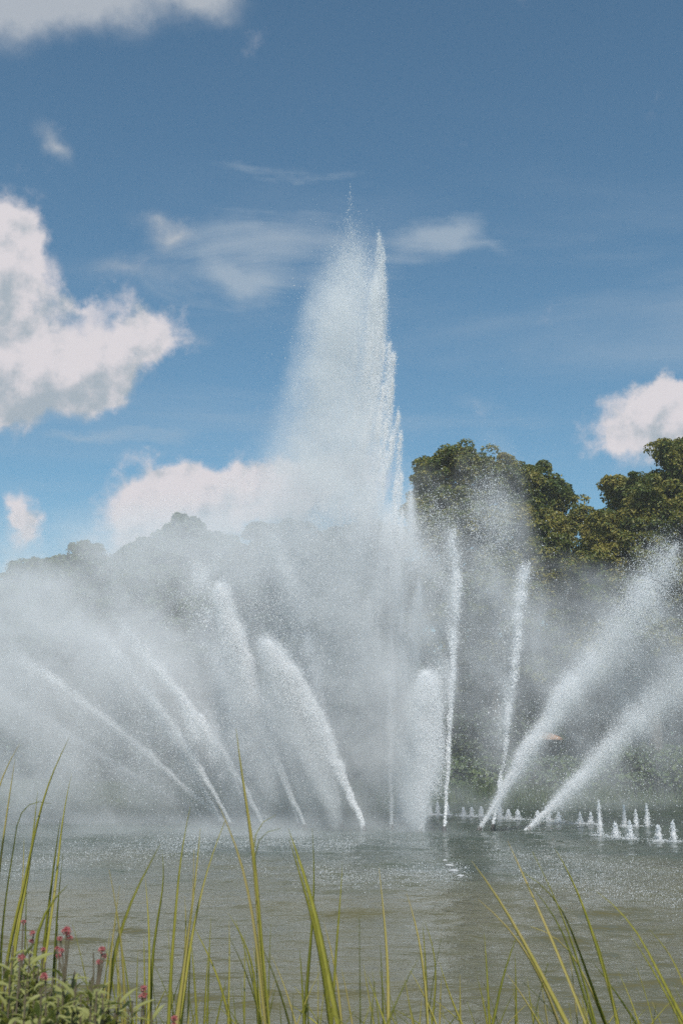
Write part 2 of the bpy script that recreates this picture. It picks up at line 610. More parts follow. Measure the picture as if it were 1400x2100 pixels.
make_tree('birch_tree', 180, 116, [(180, 1155, 42, 0), (215, 1190, 45, 0), (140, 1200, 50, 0), (185, 1260, 75, 0), (110, 1300, 80, 1), (240, 1300, 75, 0)],
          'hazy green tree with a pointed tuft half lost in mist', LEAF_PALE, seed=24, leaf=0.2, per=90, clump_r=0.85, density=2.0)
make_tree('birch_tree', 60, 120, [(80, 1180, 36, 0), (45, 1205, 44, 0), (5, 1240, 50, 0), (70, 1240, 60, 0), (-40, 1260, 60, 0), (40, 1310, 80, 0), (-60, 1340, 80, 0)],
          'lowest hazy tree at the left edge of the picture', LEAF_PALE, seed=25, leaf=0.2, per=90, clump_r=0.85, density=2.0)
make_tree('lime_tree', 560, 108, [(545, 1110, 40, 0), (600, 1130, 60, 0), (510, 1170, 55, 0), (570, 1210, 80, 0), (650, 1190, 80, 0), (530, 1310, 95, 0), (640, 1320, 100, 0)],
          'dark tree behind the sparkling drops left of the tall plume', LEAF_DARK, seed=26, leaf=0.2, per=90, clump_r=0.85, density=2.0)
make_tree('lime_tree', 760, 110, [(720, 1140, 70, 0), (790, 1150, 60, 0), (750, 1240, 100, 0), (830, 1260, 80, 0), (770, 1370, 110, 0)],
          'dark tree directly behind the tall plume, mostly hidden by spray', LEAF_DARK, seed=27, leaf=0.2, per=90, clump_r=0.85, density=2.0)


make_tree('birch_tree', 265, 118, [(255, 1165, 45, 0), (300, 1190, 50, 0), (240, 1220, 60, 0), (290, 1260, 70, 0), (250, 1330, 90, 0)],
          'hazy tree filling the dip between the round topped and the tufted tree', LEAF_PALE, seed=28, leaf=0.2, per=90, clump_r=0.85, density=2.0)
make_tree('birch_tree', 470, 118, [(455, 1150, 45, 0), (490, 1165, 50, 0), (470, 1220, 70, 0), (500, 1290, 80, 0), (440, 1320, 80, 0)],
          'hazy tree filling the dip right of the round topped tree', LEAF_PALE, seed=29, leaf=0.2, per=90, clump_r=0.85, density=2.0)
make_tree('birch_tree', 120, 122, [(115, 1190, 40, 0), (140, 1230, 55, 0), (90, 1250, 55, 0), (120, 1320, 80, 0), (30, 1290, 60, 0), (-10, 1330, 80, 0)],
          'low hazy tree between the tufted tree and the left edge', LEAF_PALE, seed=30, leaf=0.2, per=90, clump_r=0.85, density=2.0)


def make_shrub(px, top_py, Y, half_px, label, mat, seed):
    r = np.random.default_rng(seed)
    c = unproject(px, top_py, Y)
    g = float(ground_height(np.array([c[0]]), np.array([float(Y)]))[0])
    hgt = c[2] - g
    w = half_px * mpp(Y)
    root = empty('shrub', (c[0], Y, g - 0.1))
    tag(root, label, 'shrub', 'shrubs along the far shore')
    n = int(14 * w * hgt)
    d = r.normal(size=(n, 3))
    d /= np.linalg.norm(d, axis=1)[:, None]
    d[:, 2] = np.abs(d[:, 2])
    rr = 0.55 + 0.45 * r.random(n) ** 0.5
    C = d * rr[:, None] * np.array((w, w * 0.8, hgt * 0.95))
    v, f = leaf_cloud(C, 0.45 + 0.5 * r.random(n), 34, 0.21, seed=seed)
    link('foliage', mesh_np('foliage', v, f, False), mat, root)
    st = [tube_arrays(np.array([(0, 0, 0), tuple(d[i] * 0.35 * np.array((w, w, hgt))), tuple(C[i])]), (0.09, 0.06, 0.02), 5) for i in range(9)]
    v, f = join_arrays(st)
    link('stem', mesh_np('stem', v, f), M_BARK, root)


for i, (px, py, Y, hw, lab, mt) in enumerate([
        (40, 1325, 96, 190, 'wide dark shrub veiled by mist at the left edge of the far shore', LEAF_DARK),
        (330, 1315, 94, 190, 'wide shrub veiled by mist under the hazy round topped tree', LEAF_DARK),
        (600, 1295, 93, 170, 'dark shrub on the far shore behind the sparkling drops', LEAF_DARK),
        (850, 1305, 92, 150, 'dark shrub on the far shore right beside the tall plume', LEAF_DARK),
        (1060, 1315, 91, 150, 'dark shrub under the broad tree with golden tips', LEAF_DARK),
        (1230, 1325, 90, 120, 'dark shrub between the two big trees on the far shore', LEAF_DARK),
        (1400, 1315, 89, 150, 'dark shrub under the tall tree at the right edge', LEAF_DARK),
        (1150, 1290, 97, 170, 'tall dark shrub filling the gap behind the two big trees', LEAF_DARK),
        (960, 1560, 84, 100, 'low bright green shrub at the waterline behind the thin upright jet', LEAF_PALE),
        (1120, 1555, 84, 120, 'low bright green shrub at the waterline behind the slanting jet', LEAF_PALE),
        (1330, 1520, 84, 150, 'pale green shrub at the waterline near the right edge', LEAF_PALE)]):
    make_shrub(px, py, Y, hw, lab, mt, 60 + i)

# tall grass along the far waterline
def far_grass():
    N = 26000
    x = rng.uniform(-48, 48, N)
    y = rng.uniform(79.2, 82.5, N)
    z = ground_height(x, y) - 0.1
    h = rng.uniform(0.5, 1.4, N)
    w = rng.uniform(0.02, 0.05, N)
    lean = rng.normal(0, 0.25, (N, 2)) * h[:, None]
    a = rng.uniform(0, np.pi, N)
    dx, dy = np.cos(a) * w, np.sin(a) * w
    V = np.stack([np.stack([x - dx, y - dy, z], 1), np.stack([x + dx, y + dy, z], 1), np.stack([x + lean[:, 0], y + lean[:, 1], z + h], 1)], 1).reshape(-1, 3)
    o = link('shore_grass', mesh_np('shore_grass', V, np.arange(3 * N).reshape(N, 3), False), LEAF_PALE)
    tag(o, 'strip of green grass along the far waterline', 'grass', kind='stuff')


far_grass()

# parasol on the far lawn
def parasol():
    Yp = 86.0
    c = unproject(1121, 1503, Yp)
    g = float(ground_height(np.array([c[0]]), np.array([Yp]))[0])
    root = empty('parasol', (c[0], Yp, g))
    tag(root, 'small pale orange parasol on the far shore above the slanting jet', 'parasol')
    H = c[2] - g
    v, f = tube_arrays([(0, 0, 0), (0, 0, H * 0.5), (0, 0, H)], 0.03, 8)
    link('pole', mesh_np('pole', v, f), mat_plain('pale wood', (0.4, 0.3, 0.2)), root)
    bm = bmesh.new()
    apex = bm.verts.new((0, 0, H + 0.05))
    ring1 = [bm.verts.new((0.6 * math.cos(k * math.pi / 4), 0.6 * math.sin(k * math.pi / 4), H - 0.12)) for k in range(8)]
    ring2 = [bm.verts.new((1.15 * math.cos(k * math.pi / 4), 1.15 * math.sin(k * math.pi / 4), H - 0.38)) for k in range(8)]
    ring3 = [bm.verts.new((1.16 * math.cos(k * math.pi / 4), 1.16 * math.sin(k * math.pi / 4), H - 0.52)) for k in range(8)]
    for k in range(8):
        j = (k + 1) % 8
        bm.faces.new((apex, ring1[k], ring1[j]))
        bm.faces.new((ring1[k], ring2[k], ring2[j], ring1[j]))
        bm.faces.new((ring2[k], ring3[k], ring3[j], ring2[j]))
    me = bpy.data.meshes.new('canopy')
    bm.to_mesh(me)
    link('canopy', me, mat_plain('orange cloth', (0.40, 0.23, 0.14), 0.9), root)
    v, f = tube_arrays([(0, 0, -0.02), (0, 0, 0.06), (0, 0, 0.1)], (0.3, 0.28, 0.06), 12)
    link('base', mesh_np('base', v, f), M_NOZZLE, root)


parasol()


# ------------------------------------------------------------------ spray (drops as points)
def drops(name, pos, rad, parent=None):
    pos = np.asarray(pos, np.float32)
    ok = pos[:, 2] > 0.0
    pos, rad = pos[ok], np.asarray(rad, np.float32)[ok]
    me = bpy.data.meshes.new(name)
    me.vertices.add(len(pos))
    me.vertices.foreach_set('co', pos.ravel())
    o = bpy.data.objects.new(name, me)
    COL.objects.link(o)
    bpy.ops.object.select_all(action='DESELECT')
    o.select_set(True)
    bpy.context.view_layer.objects.active = o
    bpy.ops.object.convert(target='POINTCLOUD')
    o = bpy.context.view_layer.objects.active
    pc = o.data
    at = pc.attributes.get('radius') or pc.attributes.new('radius', 'FLOAT', 'POINT')
    at.data.foreach_set('value', rad)
    if not pc.materials:
        pc.materials.append(M_SPRAY)
    else:
        pc.materials[0] = M_SPRAY
    if parent is not None:
        o.parent = parent
        o.matrix_parent_inverse = parent.matrix_basis.inverted()
    tag(o, kind='stuff')
    return o


SPLAT = []          # fine mist: (positions, cross-section of each sample in square metres)


def splat(pos, rad, k=1.0):
    SPLAT.append((np.asarray(pos, np.float32), (np.pi * np.asarray(rad, np.float32) ** 2 * k).astype(np.float32)))


def resample(poly, n):
    poly = np.asarray(poly, float)
    seg = np.linalg.norm(np.diff(poly, axis=0), axis=1)
    s = np.concatenate([[0], np.cumsum(seg)])
    s /= s[-1]
    # smooth through the points
    t = np.linspace(0, 1, n)
    out = np.stack([np.interp(t, s, poly[:, k]) for k in range(poly.shape[1])], 1)
    k = max(1, n // 12)
    if k > 1:
        pad = np.concatenate([np.repeat(out[:1], k, 0) + (np.arange(-k, 0)[:, None]) * (out[1] - out[0]), out, np.repeat(out[-1:], k, 0) + (np.arange(1, k + 1)[:, None]) * (out[-1] - out[-2])])
        ker = np.ones(2 * k + 1) / (2 * k + 1)
        out = np.stack([np.convolve(pad[:, j], ker, 'valid') for j in range(out.shape[1])], 1)
    return out


PT = 0.36          # radius of a mist drop in photograph pixels


def path_world(poly_px, lean=0.0):
    """pixel path of a jet -> world path, starting on the water"""
    Yb = water_y(poly_px[0][1])
    n = len(poly_px)
    return np.array([unproject(px, py, Yb + lean * i / max(1, n - 1)) for i, (px, py) in enumerate(poly_px)]), Yb


def jet_points(path, m, n_core, n_veil, w0, w1, wp=1.0, fall=120, drift=60, s_lo=0.25, puffs=14, r=None, big=0.0, tail=1.0, power=1.0, seed=0, veil_k=1.0, core_k=1.0, fade=0.0):
    """core of drops along the path, broken into puffs, and a veil that sinks and blows to the left (m = metres per photo pixel)"""
    n_core, n_veil = int(n_core * 1.5), int(n_veil * 0.6)
    g = np.random.default_rng(seed)
    P = resample(path, 200)
    # core
    s = g.random(n_core) ** power
    if puffs:
        cen = np.sort(g.random(puffs))
        pk = g.random(n_core) < (0.72 if big else 0.55)
        sg = 0.009 if big else 0.02
        which = g.integers(0, puffs, n_core)
        s = np.where(pk, np.clip(cen[which] + g.normal(0, sg, n_core) - np.abs(g.normal(0, sg * 1.5, n_core)), 0, 1), s)
    if fade:
        s = s[g.random(n_core) < (1 - s) ** fade]
        n_core = len(s)
    idx = np.clip(s * 199, 0, 198.999)
    i0 = idx.astype(int)
    fr = (idx - i0)[:, None]
    base = P[i0] * (1 - fr) + P[i0 + 1] * fr
    w = (w0 + (w1 - w0) * s ** wp) * m
    off = g.normal(0, 1, (n_core, 3)) * w[:, None] * np.array((0.5, 0.5, 0.5))
    wob = (VN.fbm(np.stack([s * 23 + seed * 3.7, s * 0, s * 0 + seed], 1), 2) - 0.5)[:, None] * w[:, None] * np.array((1.2, 0.3, 0.3))
    core = base + off + wob
    # veil
    s2 = s_lo + (1 - s_lo) * g.random(n_veil) ** (1 / max(tail, 0.05))
    idx = np.clip(s2 * 199, 0, 198.999)
    i0 = idx.astype(int)
    b2 = P[i0]
    u = np.minimum(g.exponential(0.45, n_veil), g.uniform(0.6, 1.6, n_veil))
    wv = (w0 + (w1 - w0) * s2 ** wp) * m
    v = b2 + g.normal(0, 1, (n_veil, 3)) * (wv * 0.5 + u * drift * m * 0.28)[:, None]
    v[:, 0] -= drift * m * u
    v[:, 2] -= fall * m * u
    # wisps: thin the veil with noise stretched along the fall
    q = v / m
    nz = VN.fbm(np.stack([q[:, 0] / 26 + q[:, 2] / 60, q[:, 1] / 40, q[:, 2] / 90], 1), 3)
    v = v[g.random(n_veil) < np.clip((nz - 0.22) * 2.4, 0.05, 1)]
    # most of the veil and half of the core is mist too fine to see as drops
    splat(v, np.full(len(v), PT * m), 2.0 * veil_k)
    up = core[s > 0.3][::3]
    splat(up, np.full(len(up), PT * m), 0.8 * core_k)
    pos = np.concatenate([core, v[:: 4]])
    rad = (r or PT) * m * np.clip(g.lognormal(-0.1, 0.38, len(pos)), 0.45, 2.6)
    if big:
        bm_ = g.random(len(pos)) < big
        rad = np.where(bm_, rad * g.uniform(1.6, 2.6, len(pos)), rad)
    return pos, rad


M_CORE = mat_spray('white water', (0.88, 0.88, 0.89))


def water_jet(poly, label, width=(3, 30), n=(20000, 40000), core_frac=0.22, core_w=1.5, nozzle=True, group='slanting jets of the big fountain', lean=0.0, seed=0, tips=(), **kw):
    path, Yb = path_world(poly, lean)
    m = mpp(Yb)
    b = path[0].copy()
    b[2] = 0.0
    root = empty('water_jet', b)
    tag(root, label, 'water jet', group)
    P = resample(path, 60)
    # solid stream out of the nozzle, rougher as it climbs
    k = max(6, int(60 * core_frac))
    st = P[:k]
    t = np.linspace(0, 1, k)
    g = np.random.default_rng(seed + 900)
    v, f = tube_arrays(st, core_w * m * (0.5 + 0.9 * t) * (1 - t ** 4), 9)
    v = v + g.normal(0, 1, v.shape) * core_w * m * 0.25 * np.repeat(t, 9)[:, None]
    link('stream', mesh_np('stream', v - b, f), M_CORE, root)
    if nozzle:
        d = P[2] - P[0]
        d /= np.linalg.norm(d)
        v, f = tube_arrays([b + np.array((0, 0, -0.35)), b + np.array((0, 0, -0.02)), b + d * 0.12, b + d * 0.2], (0.11, 0.10, 0.085, 0.06), 12)
        link('nozzle', mesh_np('nozzle', v - b, f), M_NOZZLE, root)
    pos, rad = jet_points(path, m, n[0], n[1], width[0], width[1], seed=seed, **kw)
    for (tx, ty, L, w, nt) in tips:                      # torn white heads along the edge
        h = unproject(tx, ty, Yb)
        j = int(np.argmin(np.linalg.norm(P - h, axis=1)))
        d = P[max(j - 6, 0)] - P[j]
        d = d / (np.linalg.norm(d) + 1e-9)
        u = g.random(nt) ** 0.9
        p = h + d * (L * m * u)[:, None] * 0.75 + np.array((0, 0, -1.0)) * (L * m * 0.55 * u ** 1.4)[:, None] + g.normal(0, 1, (nt, 3)) * (w * m * 0.5 * (0.15 + 0.85 * u ** 0.7))[:, None]
        pos = np.concatenate([pos, p])
        rad = np.concatenate([rad, PT * m * np.clip(g.lognormal(-0.1, 0.4, nt), 0.45, 2.6)])
    drops('spray', pos, rad, root)
    return root


JL = 'jets leaning left'
JR = 'jets leaning right'
JU = 'upright jets'
# the left fan
water_jet([(435, 1688), (330, 1622), (180, 1532), (40, 1448), (-100, 1370)], 'lowest jet of the left fan, slanting flat towards the left edge', (2, 15), (30000, 36000), seed=1, power=1.1, fade=0.9, veil_k=0.6, group=JL, fall=60, drift=40, core_frac=0.4)
water_jet([(478, 1695), (410, 1575), (335, 1465), (255, 1360), (190, 1280)], 'misty jet from the second nozzle of the left fan', (2, 14), (26000, 30000), seed=2, power=1.1, fade=0.9, veil_k=0.45, group=JL, fall=80, drift=40, core_frac=0.3)
water_jet([(490, 1686), (445, 1580), (398, 1480), (345, 1380), (300, 1300)], 'thin jet crossing just right of the second nozzle of the left fan', (2, 12), (18000, 22000), seed=3, power=1.1, fade=0.9, veil_k=0.45, group=JL, fall=80, drift=40, core_frac=0.4)
water_jet([(468, 1692), (370, 1605), (255, 1505), (130, 1405), (10, 1320)], 'long thin jet of the left fan just above the lowest one', (2, 14), (20000, 34000), seed=17, power=1.1, fade=0.9, veil_k=0.5, group=JL, fall=70, drift=40, core_frac=0.4)
water_jet([(542, 1697), (500, 1610), (440, 1520), (370, 1425), (290, 1330), (220, 1250)], 'bright edged jet of the left fan ending below the hazy trees', (2, 16), (36000, 36000), seed=4, power=1.1, fade=0.9, veil_k=0.4, tips=[(368, 1420, 80, 18, 7000), (410, 1465, 80, 18, 6000)], group=JL, fall=90, drift=36, core_frac=0.35)
water_jet([(628, 1700), (578, 1590), (530, 1450), (487, 1310), (449, 1200)], 'tall left leaning jet with a pale pointed tip beside the bright one', (2, 20), (50000, 80000), seed=5, veil_k=0.8, tips=[(449, 1200, 110, 24, 14000), (470, 1255, 90, 26, 8000), (500, 1330, 90, 26, 8000)], group=JL, fall=190, drift=8, tail=1.3, s_lo=0.25, wp=1.0)
water_jet([(458, 1693), (402, 1590), (345, 1500), (290, 1415)], 'short thin jet between the two long ones of the left fan', (2, 9), (14000, 9000), seed=18, fade=0.9, veil_k=0.4, group=JL, core_frac=0.6, fall=50, drift=20)
water_jet([(520, 1695), (482, 1600), (448, 1515), (415, 1440)], 'short thin jet right of the crossing one in the left fan', (2, 9), (14000, 9000), seed=19, fade=0.9, veil_k=0.4, group=JL, core_frac=0.6, fall=50, drift=20)
water_jet([(615, 1697), (588, 1620), (556, 1510), (535, 1430)], 'thin straight jet just left of the pale pointed one', (2, 6), (12000, 3000), seed=6, group=JL, core_frac=0.8, fall=50, drift=12)
water_jet([(748, 1703), (705, 1600), (655, 1490), (605, 1395), (546, 1316)], 'brightest left leaning jet with a stepped white edge', (3, 22), (90000, 130000), seed=7, veil_k=0.9, tips=[(546, 1316, 90, 26, 16000), (566, 1345, 80, 26, 10000), (611, 1392, 80, 26, 12000), (640, 1440, 80, 26, 9000)], group=JL, fall=150, drift=0, tail=1.3, s_lo=0.3, wp=1.1, puffs=9)
water_jet([(702, 1698), (690, 1620), (662, 1470), (632, 1310), (600, 1190), (553, 1075)], 'thin jet breaking into sparkling drops behind the brightest left jet', (2, 20), (11000, 9000), seed=8, group=JL, fall=100, drift=30, big=0.35, puffs=18, s_lo=0.4, core_k=0.5)
water_jet([(540, 1690), (490, 1500), (440, 1320), (400, 1150)], 'faint thin jet ending in loose drops in front of the hazy trees', (2, 26), (2600, 9000), seed=9, group=JL, fall=120, drift=40, big=0.3, core_frac=0.12, s_lo=0.5, core_k=0.5)
# upright jets
water_jet([(804, 1700), (801, 1600), (800, 1480), (798, 1380)], 'thin upright jet left of the dense white column', (3, 8), (9000, 5000), seed=10, group=JU, core_frac=0.7, fall=60, drift=14)
water_jet([(832, 1692), (830, 1600), (828, 1480), (824, 1330)], 'thin upright jet close against the dense white column', (3, 10), (9000, 5000), seed=11, group=JU, core_frac=0.6, fall=60, drift=14)
water_jet([(862, 1707), (873, 1600), (883, 1490), (876, 1385)], 'dense white column with a lumpy right edge', (4, 22), (90000, 120000), seed=12, veil_k=0.7, tips=[(870, 1380, 90, 34, 12000), (892, 1450, 90, 26, 12000), (894, 1500, 90, 24, 10000)], group=JU, fall=90, drift=42, s_lo=0.15, core_frac=0.3, core_w=2.2, wp=0.7, puffs=10)
water_jet([(910, 1705), (918, 1560), (928, 1380), (936, 1190), (925, 1085)], 'straight upright jet breaking into sparkling drops beside the dense column', (2, 10), (13000, 22000), seed=13, group=JU, fall=110, drift=45, big=0.25, core_frac=0.35, core_w=1.2, puffs=26, s_lo=0.45)
water_jet([(1010, 1700), (1032, 1560), (1048, 1420), (1064, 1280), (1076, 1155)], 'upright drop jet leaning slightly right in front of the broad tree', (2, 13), (9000, 22000), seed=14, group=JU, fall=110, drift=50, big=0.2, core_frac=0.25, core_w=1.2, puffs=22, s_lo=0.4)
# right fan
water_jet([(980, 1705), (1055, 1580), (1140, 1455), (1250, 1310), (1330, 1200), (1385, 1120)], 'big right leaning jet rising to the dark tree at the edge', (4, 58), (46000, 50000), seed=15, veil_k=0.8, tips=[(1385, 1118, 150, 40, 4000), (1330, 1185, 150, 50, 6000)], group=JR, fall=40, drift=16, s_lo=0.1, tail=0.9, core_frac=0.25, core_w=2, wp=1.2)
water_jet([(1080, 1703), (1180, 1605), (1290, 1490), (1400, 1390), (1500, 1310)], 'flatter right leaning jet running out of the right edge', (4, 60), (30000, 34000), seed=16, veil_k=0.8, group=JR, fall=40, drift=14, s_lo=0.1, tail=0.9, core_frac=0.2, core_w=2, wp=1.2)


# the tall central plume: one thing made of many rising streaks
def plume():
    Yb = water_y(1694)
    m = mpp(Yb)
    b = unproject(825, 1694, Yb)
    b[2] = 0
    root = empty('water_plume', b)
    tag(root, 'tallest white plume of the fountain rising far above the trees', 'water plume')
    v, f = tube_arrays([b + np.array((0, 0, -0.35)), b, b + np.array((0, 0, 0.15))], (0.18, 0.16, 0.1), 12)
    link('nozzle', mesh_np('nozzle', v - b, f), M_NOZZLE, root)
    g = np.random.default_rng(77)
    pos, rad = [], []

    def streak(tx, ty, L, w, n, dr=10, Yo=0.0, rr=1.0, head=0.10):
        """sharp head at (tx, ty), tail hanging below it and blowing left"""
        n = int(n * 1.0)
        u = g.random(n) ** 1.15
        wob = (VN.fbm(np.stack([u * 9 + tx, u * 0 + ty, u * 0], 1), 2) - 0.5)
        x = tx - dr * u ** 1.3 + g.normal(0, 1, n) * w * (head + (1 - head) * u) * 0.5 + wob * w * 0.35
        y = ty + L * u + g.normal(0, 1, n) * w * 0.5
        dY = Yb + Yo + g.normal(0, 1, n) * w * m * 0.6
        a, bb = (x - 700) / F_PX, (1050 - y) / F_PX
        c, s = math.cos(PITCH), math.sin(PITCH)
        k = dY / (c - bb * s)
        pos.append(np.stack([a * k, dY, CAM_H + (s + bb * c) * k], 1))
        rad.append(PT * m * rr * np.clip(g.lognormal(-0.1, 0.35, n), 0.45, 2.4))
        if w > 30:
            splat(pos[-1][::2], rad[-1][::2], 2.2)

    streak(777, 482, 150, 15, 3600, 5, head=0.35)
    streak(784, 512, 180, 16, 4200, 6, head=0.35)
    streak(789, 570, 160, 15, 3600, 8, head=0.35)
    streak(781, 540, 220, 20, 4200, 10, head=0.35)
    streak(770, 580, 300, 40, 16000, 20)
    streak(717, 392, 100, 14, 160, 2, rr=1.3)
    for tx, ty, L, w, n in ((722, 480, 300, 66, 5000), (738, 520, 320, 70, 9000), (715, 530, 340, 80, 10000), (745, 560, 380, 70, 16000), (700, 580, 400, 90, 18000), (690, 640, 400, 90, 18000), (670, 720, 360, 90, 14000)):
        streak(tx, ty, L, w, n, 45, head=0.5)
    for tx, ty in ((810, 730), (803, 770), (796, 810), (814, 850), (821, 885), (806, 905), (822, 965), (812, 985), (824, 1045), (790, 870), (780, 930), (770, 1000), (799, 700), (826, 1080), (786, 790), (784, 700), (776, 850), (768, 760)):
        streak(tx + g.normal(0, 2), ty + g.normal(0, 8), g.uniform(80, 150), g.uniform(8, 13), 3600, g.uniform(10, 26), head=g.uniform(0.25, 0.6))
    for k in range(22):
        ty = g.uniform(620, 1050)
        tx = 782 + 0.02 * (ty - 600) - g.random() * (60 + (ty - 600) * 0.12)
        streak(tx, ty, g.uniform(150, 300), g.uniform(16, 34), 4200, g.uniform(15, 45))
    for k in range(30):
        ty = g.uniform(1000, 1450)
        tx = g.uniform(740, 850 + (ty - 1000) * 0.05)
        streak(tx, ty, g.uniform(150, 260), g.uniform(22, 44), 6000, g.uniform(10, 40))
    pos, rad = np.concatenate(pos), np.concatenate(rad)
    drops('spray', pos, rad, root)
    # rising core inside
    P = resample(np.array([unproject(px, py, Yb) for px, py in ((825, 1694), (815, 1500), (802, 1300), (795, 1150))]), 40)
    t = np.linspace(0, 1, 40)
    v, f = tube_arrays(P, m * 3.2 * (0.6 + 0.8 * t) * (1 - t ** 5), 9)
    v = v + g.normal(0, 1, v.shape) * m * 0.9 * np.repeat(t, 9)[:, None]
    link('stream', mesh_np('stream', v - b, f), M_CORE, root)


plume()


# drifting mist: tau = how opaque the middle of each billow is
def mist():
    B = [  # px, py, sigma x, sigma y, tau, Y
        (100, 1490, 190, 120, 1.1, 44), (300, 1500, 180, 120, 1.0, 45), (450, 1440, 140, 140, 0.9, 45), (420, 1600, 160, 60, 0.7, 45), (640, 1600, 110, 70, 0.6, 46), (50, 1370, 170, 110, 0.8, 46), (260, 1340, 180, 100, 0.7, 46),
        (520, 1560, 130, 80, 0.7, 45), (640, 1500, 100, 140, 0.55, 46), (330, 1650, 260, 34, 0.6, 45), (60, 1640, 170, 44, 0.8, 44), (180, 1240, 200, 80, 0.5, 48),
        (400, 1230, 160, 90, 0.45, 48), (120, 1180, 180, 60, 0.35, 49), (600, 1250, 110, 120, 0.5, 48), (-150, 1450, 200, 150, 1.0, 45), (420, 1120, 120, 50, 0.3, 48), (250, 1150, 160, 50, 0.3, 48),
        (690, 680, 34, 80, 0.7, 44), (680, 800, 46, 110, 1.1, 44), (675, 930, 62, 110, 1.2, 44), (700, 1070, 80, 110, 1.2, 44), (730, 1220, 80, 110, 1.2, 45),
        (770, 1370, 70, 110, 1.1, 45), (800, 1530, 60, 100, 0.8, 45), (610, 1080, 90, 100, 0.8, 46), (640, 990, 60, 70, 0.5, 45),
        (870, 1140, 40, 90, 0.85, 45), (850, 1290, 30, 90, 0.8, 45), (1000, 1060, 42, 90, 0.5, 46), (1000, 1250, 60, 130, 0.55, 46), (960, 1450, 90, 140, 0.5, 47), (1150, 1420, 100, 110, 0.5, 46),
        (1230, 1320, 80, 80, 0.6, 45), (1300, 1500, 140, 90, 0.55, 47), (1390, 1390, 70, 80, 0.6, 46), (1100, 1560, 200, 60, 0.4, 48), (1200, 1620, 220, 40, 0.28, 48),
        (720, 1660, 160, 30, 0.4, 46), (950, 1240, 40, 120, 0.4, 46), (1120, 1290, 90, 80, 0.3, 47),
        (100, 1695, 200, 14, 0.45, 42.5), (400, 1696, 200, 13, 0.45, 42.5), (650, 1698, 140, 12, 0.4, 42.0), (250, 1722, 260, 11, 0.4, 40.5), (560, 1724, 160, 9, 0.4, 40.5), (760, 1712, 110, 9, 0.35, 41.0), (1250, 1770, 200, 10, 0.2, 39.8),
        (230, 1130, 200, 50, 0.55, 50), (420, 1090, 110, 45, 0.5, 50), (60, 1220, 140, 60, 0.5, 50), (540, 1130, 80, 60, 0.3, 50)]
    pos, rad = [], []
    g = np.random.default_rng(400)
    for (px, py, sx, sy, tau, Y) in B:
        m = mpp(Y)
        rp = math.sqrt(tau * 1.25 * 2 * sx * sy / (2 * sx * sy * 2.2))
        n = int(2 * sx * sy * 2.2)
        e = g.normal(0, 1, (n, 2))
        e *= np.minimum(1, 2.1 / (np.linalg.norm(e, axis=1) + 1e-6) * g.uniform(0.75, 1.0, n))[:, None]
        x = px + e[:, 0] * sx
        y = py + e[:, 1] * sy
        if py < 1675:
            tau *= (0.38 if py < 1420 else 0.62) if px < 560 else 0.43 if py < 1250 else 0.78
            Y = Y + (6.0 if px < 560 else 15.0 if px > 920 and py > 1400 else 4.0 if px > 920 else 1.5)
        dY = Y + np.clip(g.normal(0, 1, n), -1.8, 1.8) * min(sx, 70) * m * 0.9
        a, bb = (x - 700) / F_PX, (1050 - y) / F_PX
        c, s = math.cos(PITCH), math.sin(PITCH)
        k = dY / (c - bb * s)
        p = np.stack([a * k, dY, CAM_H + (s + bb * c) * k], 1)
        nz = VN.fbm(p * np.array((0.45, 0.3, 0.3)) + np.array((p[:, 2] * 0.25)[:, None] * np.array((1, 0, 0))), 4)
        ok = (g.random(n) < np.clip((nz - 0.2) * 2.2, 0.05, 1)) & (np.abs(x - 700) < 1300)
        splat(p[ok], np.full(ok.sum(), rp * m))
    # all fine drops gathered on a grid of cells: the grid is the mist
    vs = 0.15
    lo, hi = np.array((-24.0, 39.0, 0.0)), np.array((24.0, 67.0, 28.0))
    nx, ny, nz = ((hi - lo) / vs).astype(int)
    D = np.zeros(nx * ny * nz, np.float64)
    for p, w in SPLAT:
        i = np.floor((p - lo) / vs).astype(int)
        ok = np.all((i >= 1) & (i < np.array((nx, ny, nz)) - 1), axis=1)
        ok |= (i[:, 2] == 0) & (i[:, 0] > 0) & (i[:, 0] < nx - 1) & (i[:, 1] > 0) & (i[:, 1] < ny - 1)
        i = i[ok]
        D += np.bincount((i[:, 0] * ny + i[:, 1]) * nz + i[:, 2], w[ok], minlength=len(D))
    D = (D / vs ** 3).reshape(nx, ny, nz)
    for ax in range(3):
        E = np.pad(D, [(1, 1) if k == ax else (0, 0) for k in range(3)], mode='edge')
        a_, b_ = [slice(None)] * 3, [slice(None)] * 3
        a_[ax], b_[ax] = slice(0, -2), slice(2, None)
        D = 0.25 * E[tuple(a_)] + 0.5 * D + 0.25 * E[tuple(b_)]
    D[0], D[-1], D[:, 0], D[:, -1], D[:, :, -1] = 0, 0, 0, 0, 0
    D = D.astype(np.float32)
    print('mist grid', D.shape, D.max(), D.mean())
    me = bpy.data.meshes.new('mist')
    me.vertices.add(D.size)
    at = me.attributes.new('cell_density', 'FLOAT', 'POINT')
    at.data.foreach_set('value', D.ravel())
    ng = bpy.data.node_groups.new('mist grid', 'GeometryNodeTree')
    ng.interface.new_socket('Geometry', in_out='INPUT', socket_type='NodeSocketGeometry')
    ng.interface.new_socket('Geometry', in_out='OUTPUT', socket_type='NodeSocketGeometry')
    T = NT(ng)
    gi, go = T.node('NodeGroupInput'), T.node('NodeGroupOutput')
    posn = T.node('GeometryNodeInputPosition').outputs[0]
    q = T.vmath('DIVIDE', T.vmath('SUBTRACT', posn, tuple(lo)), (vs, vs, vs))
    sp = T.node('ShaderNodeSeparateXYZ')
    T.l.new(q, sp.inputs[0])
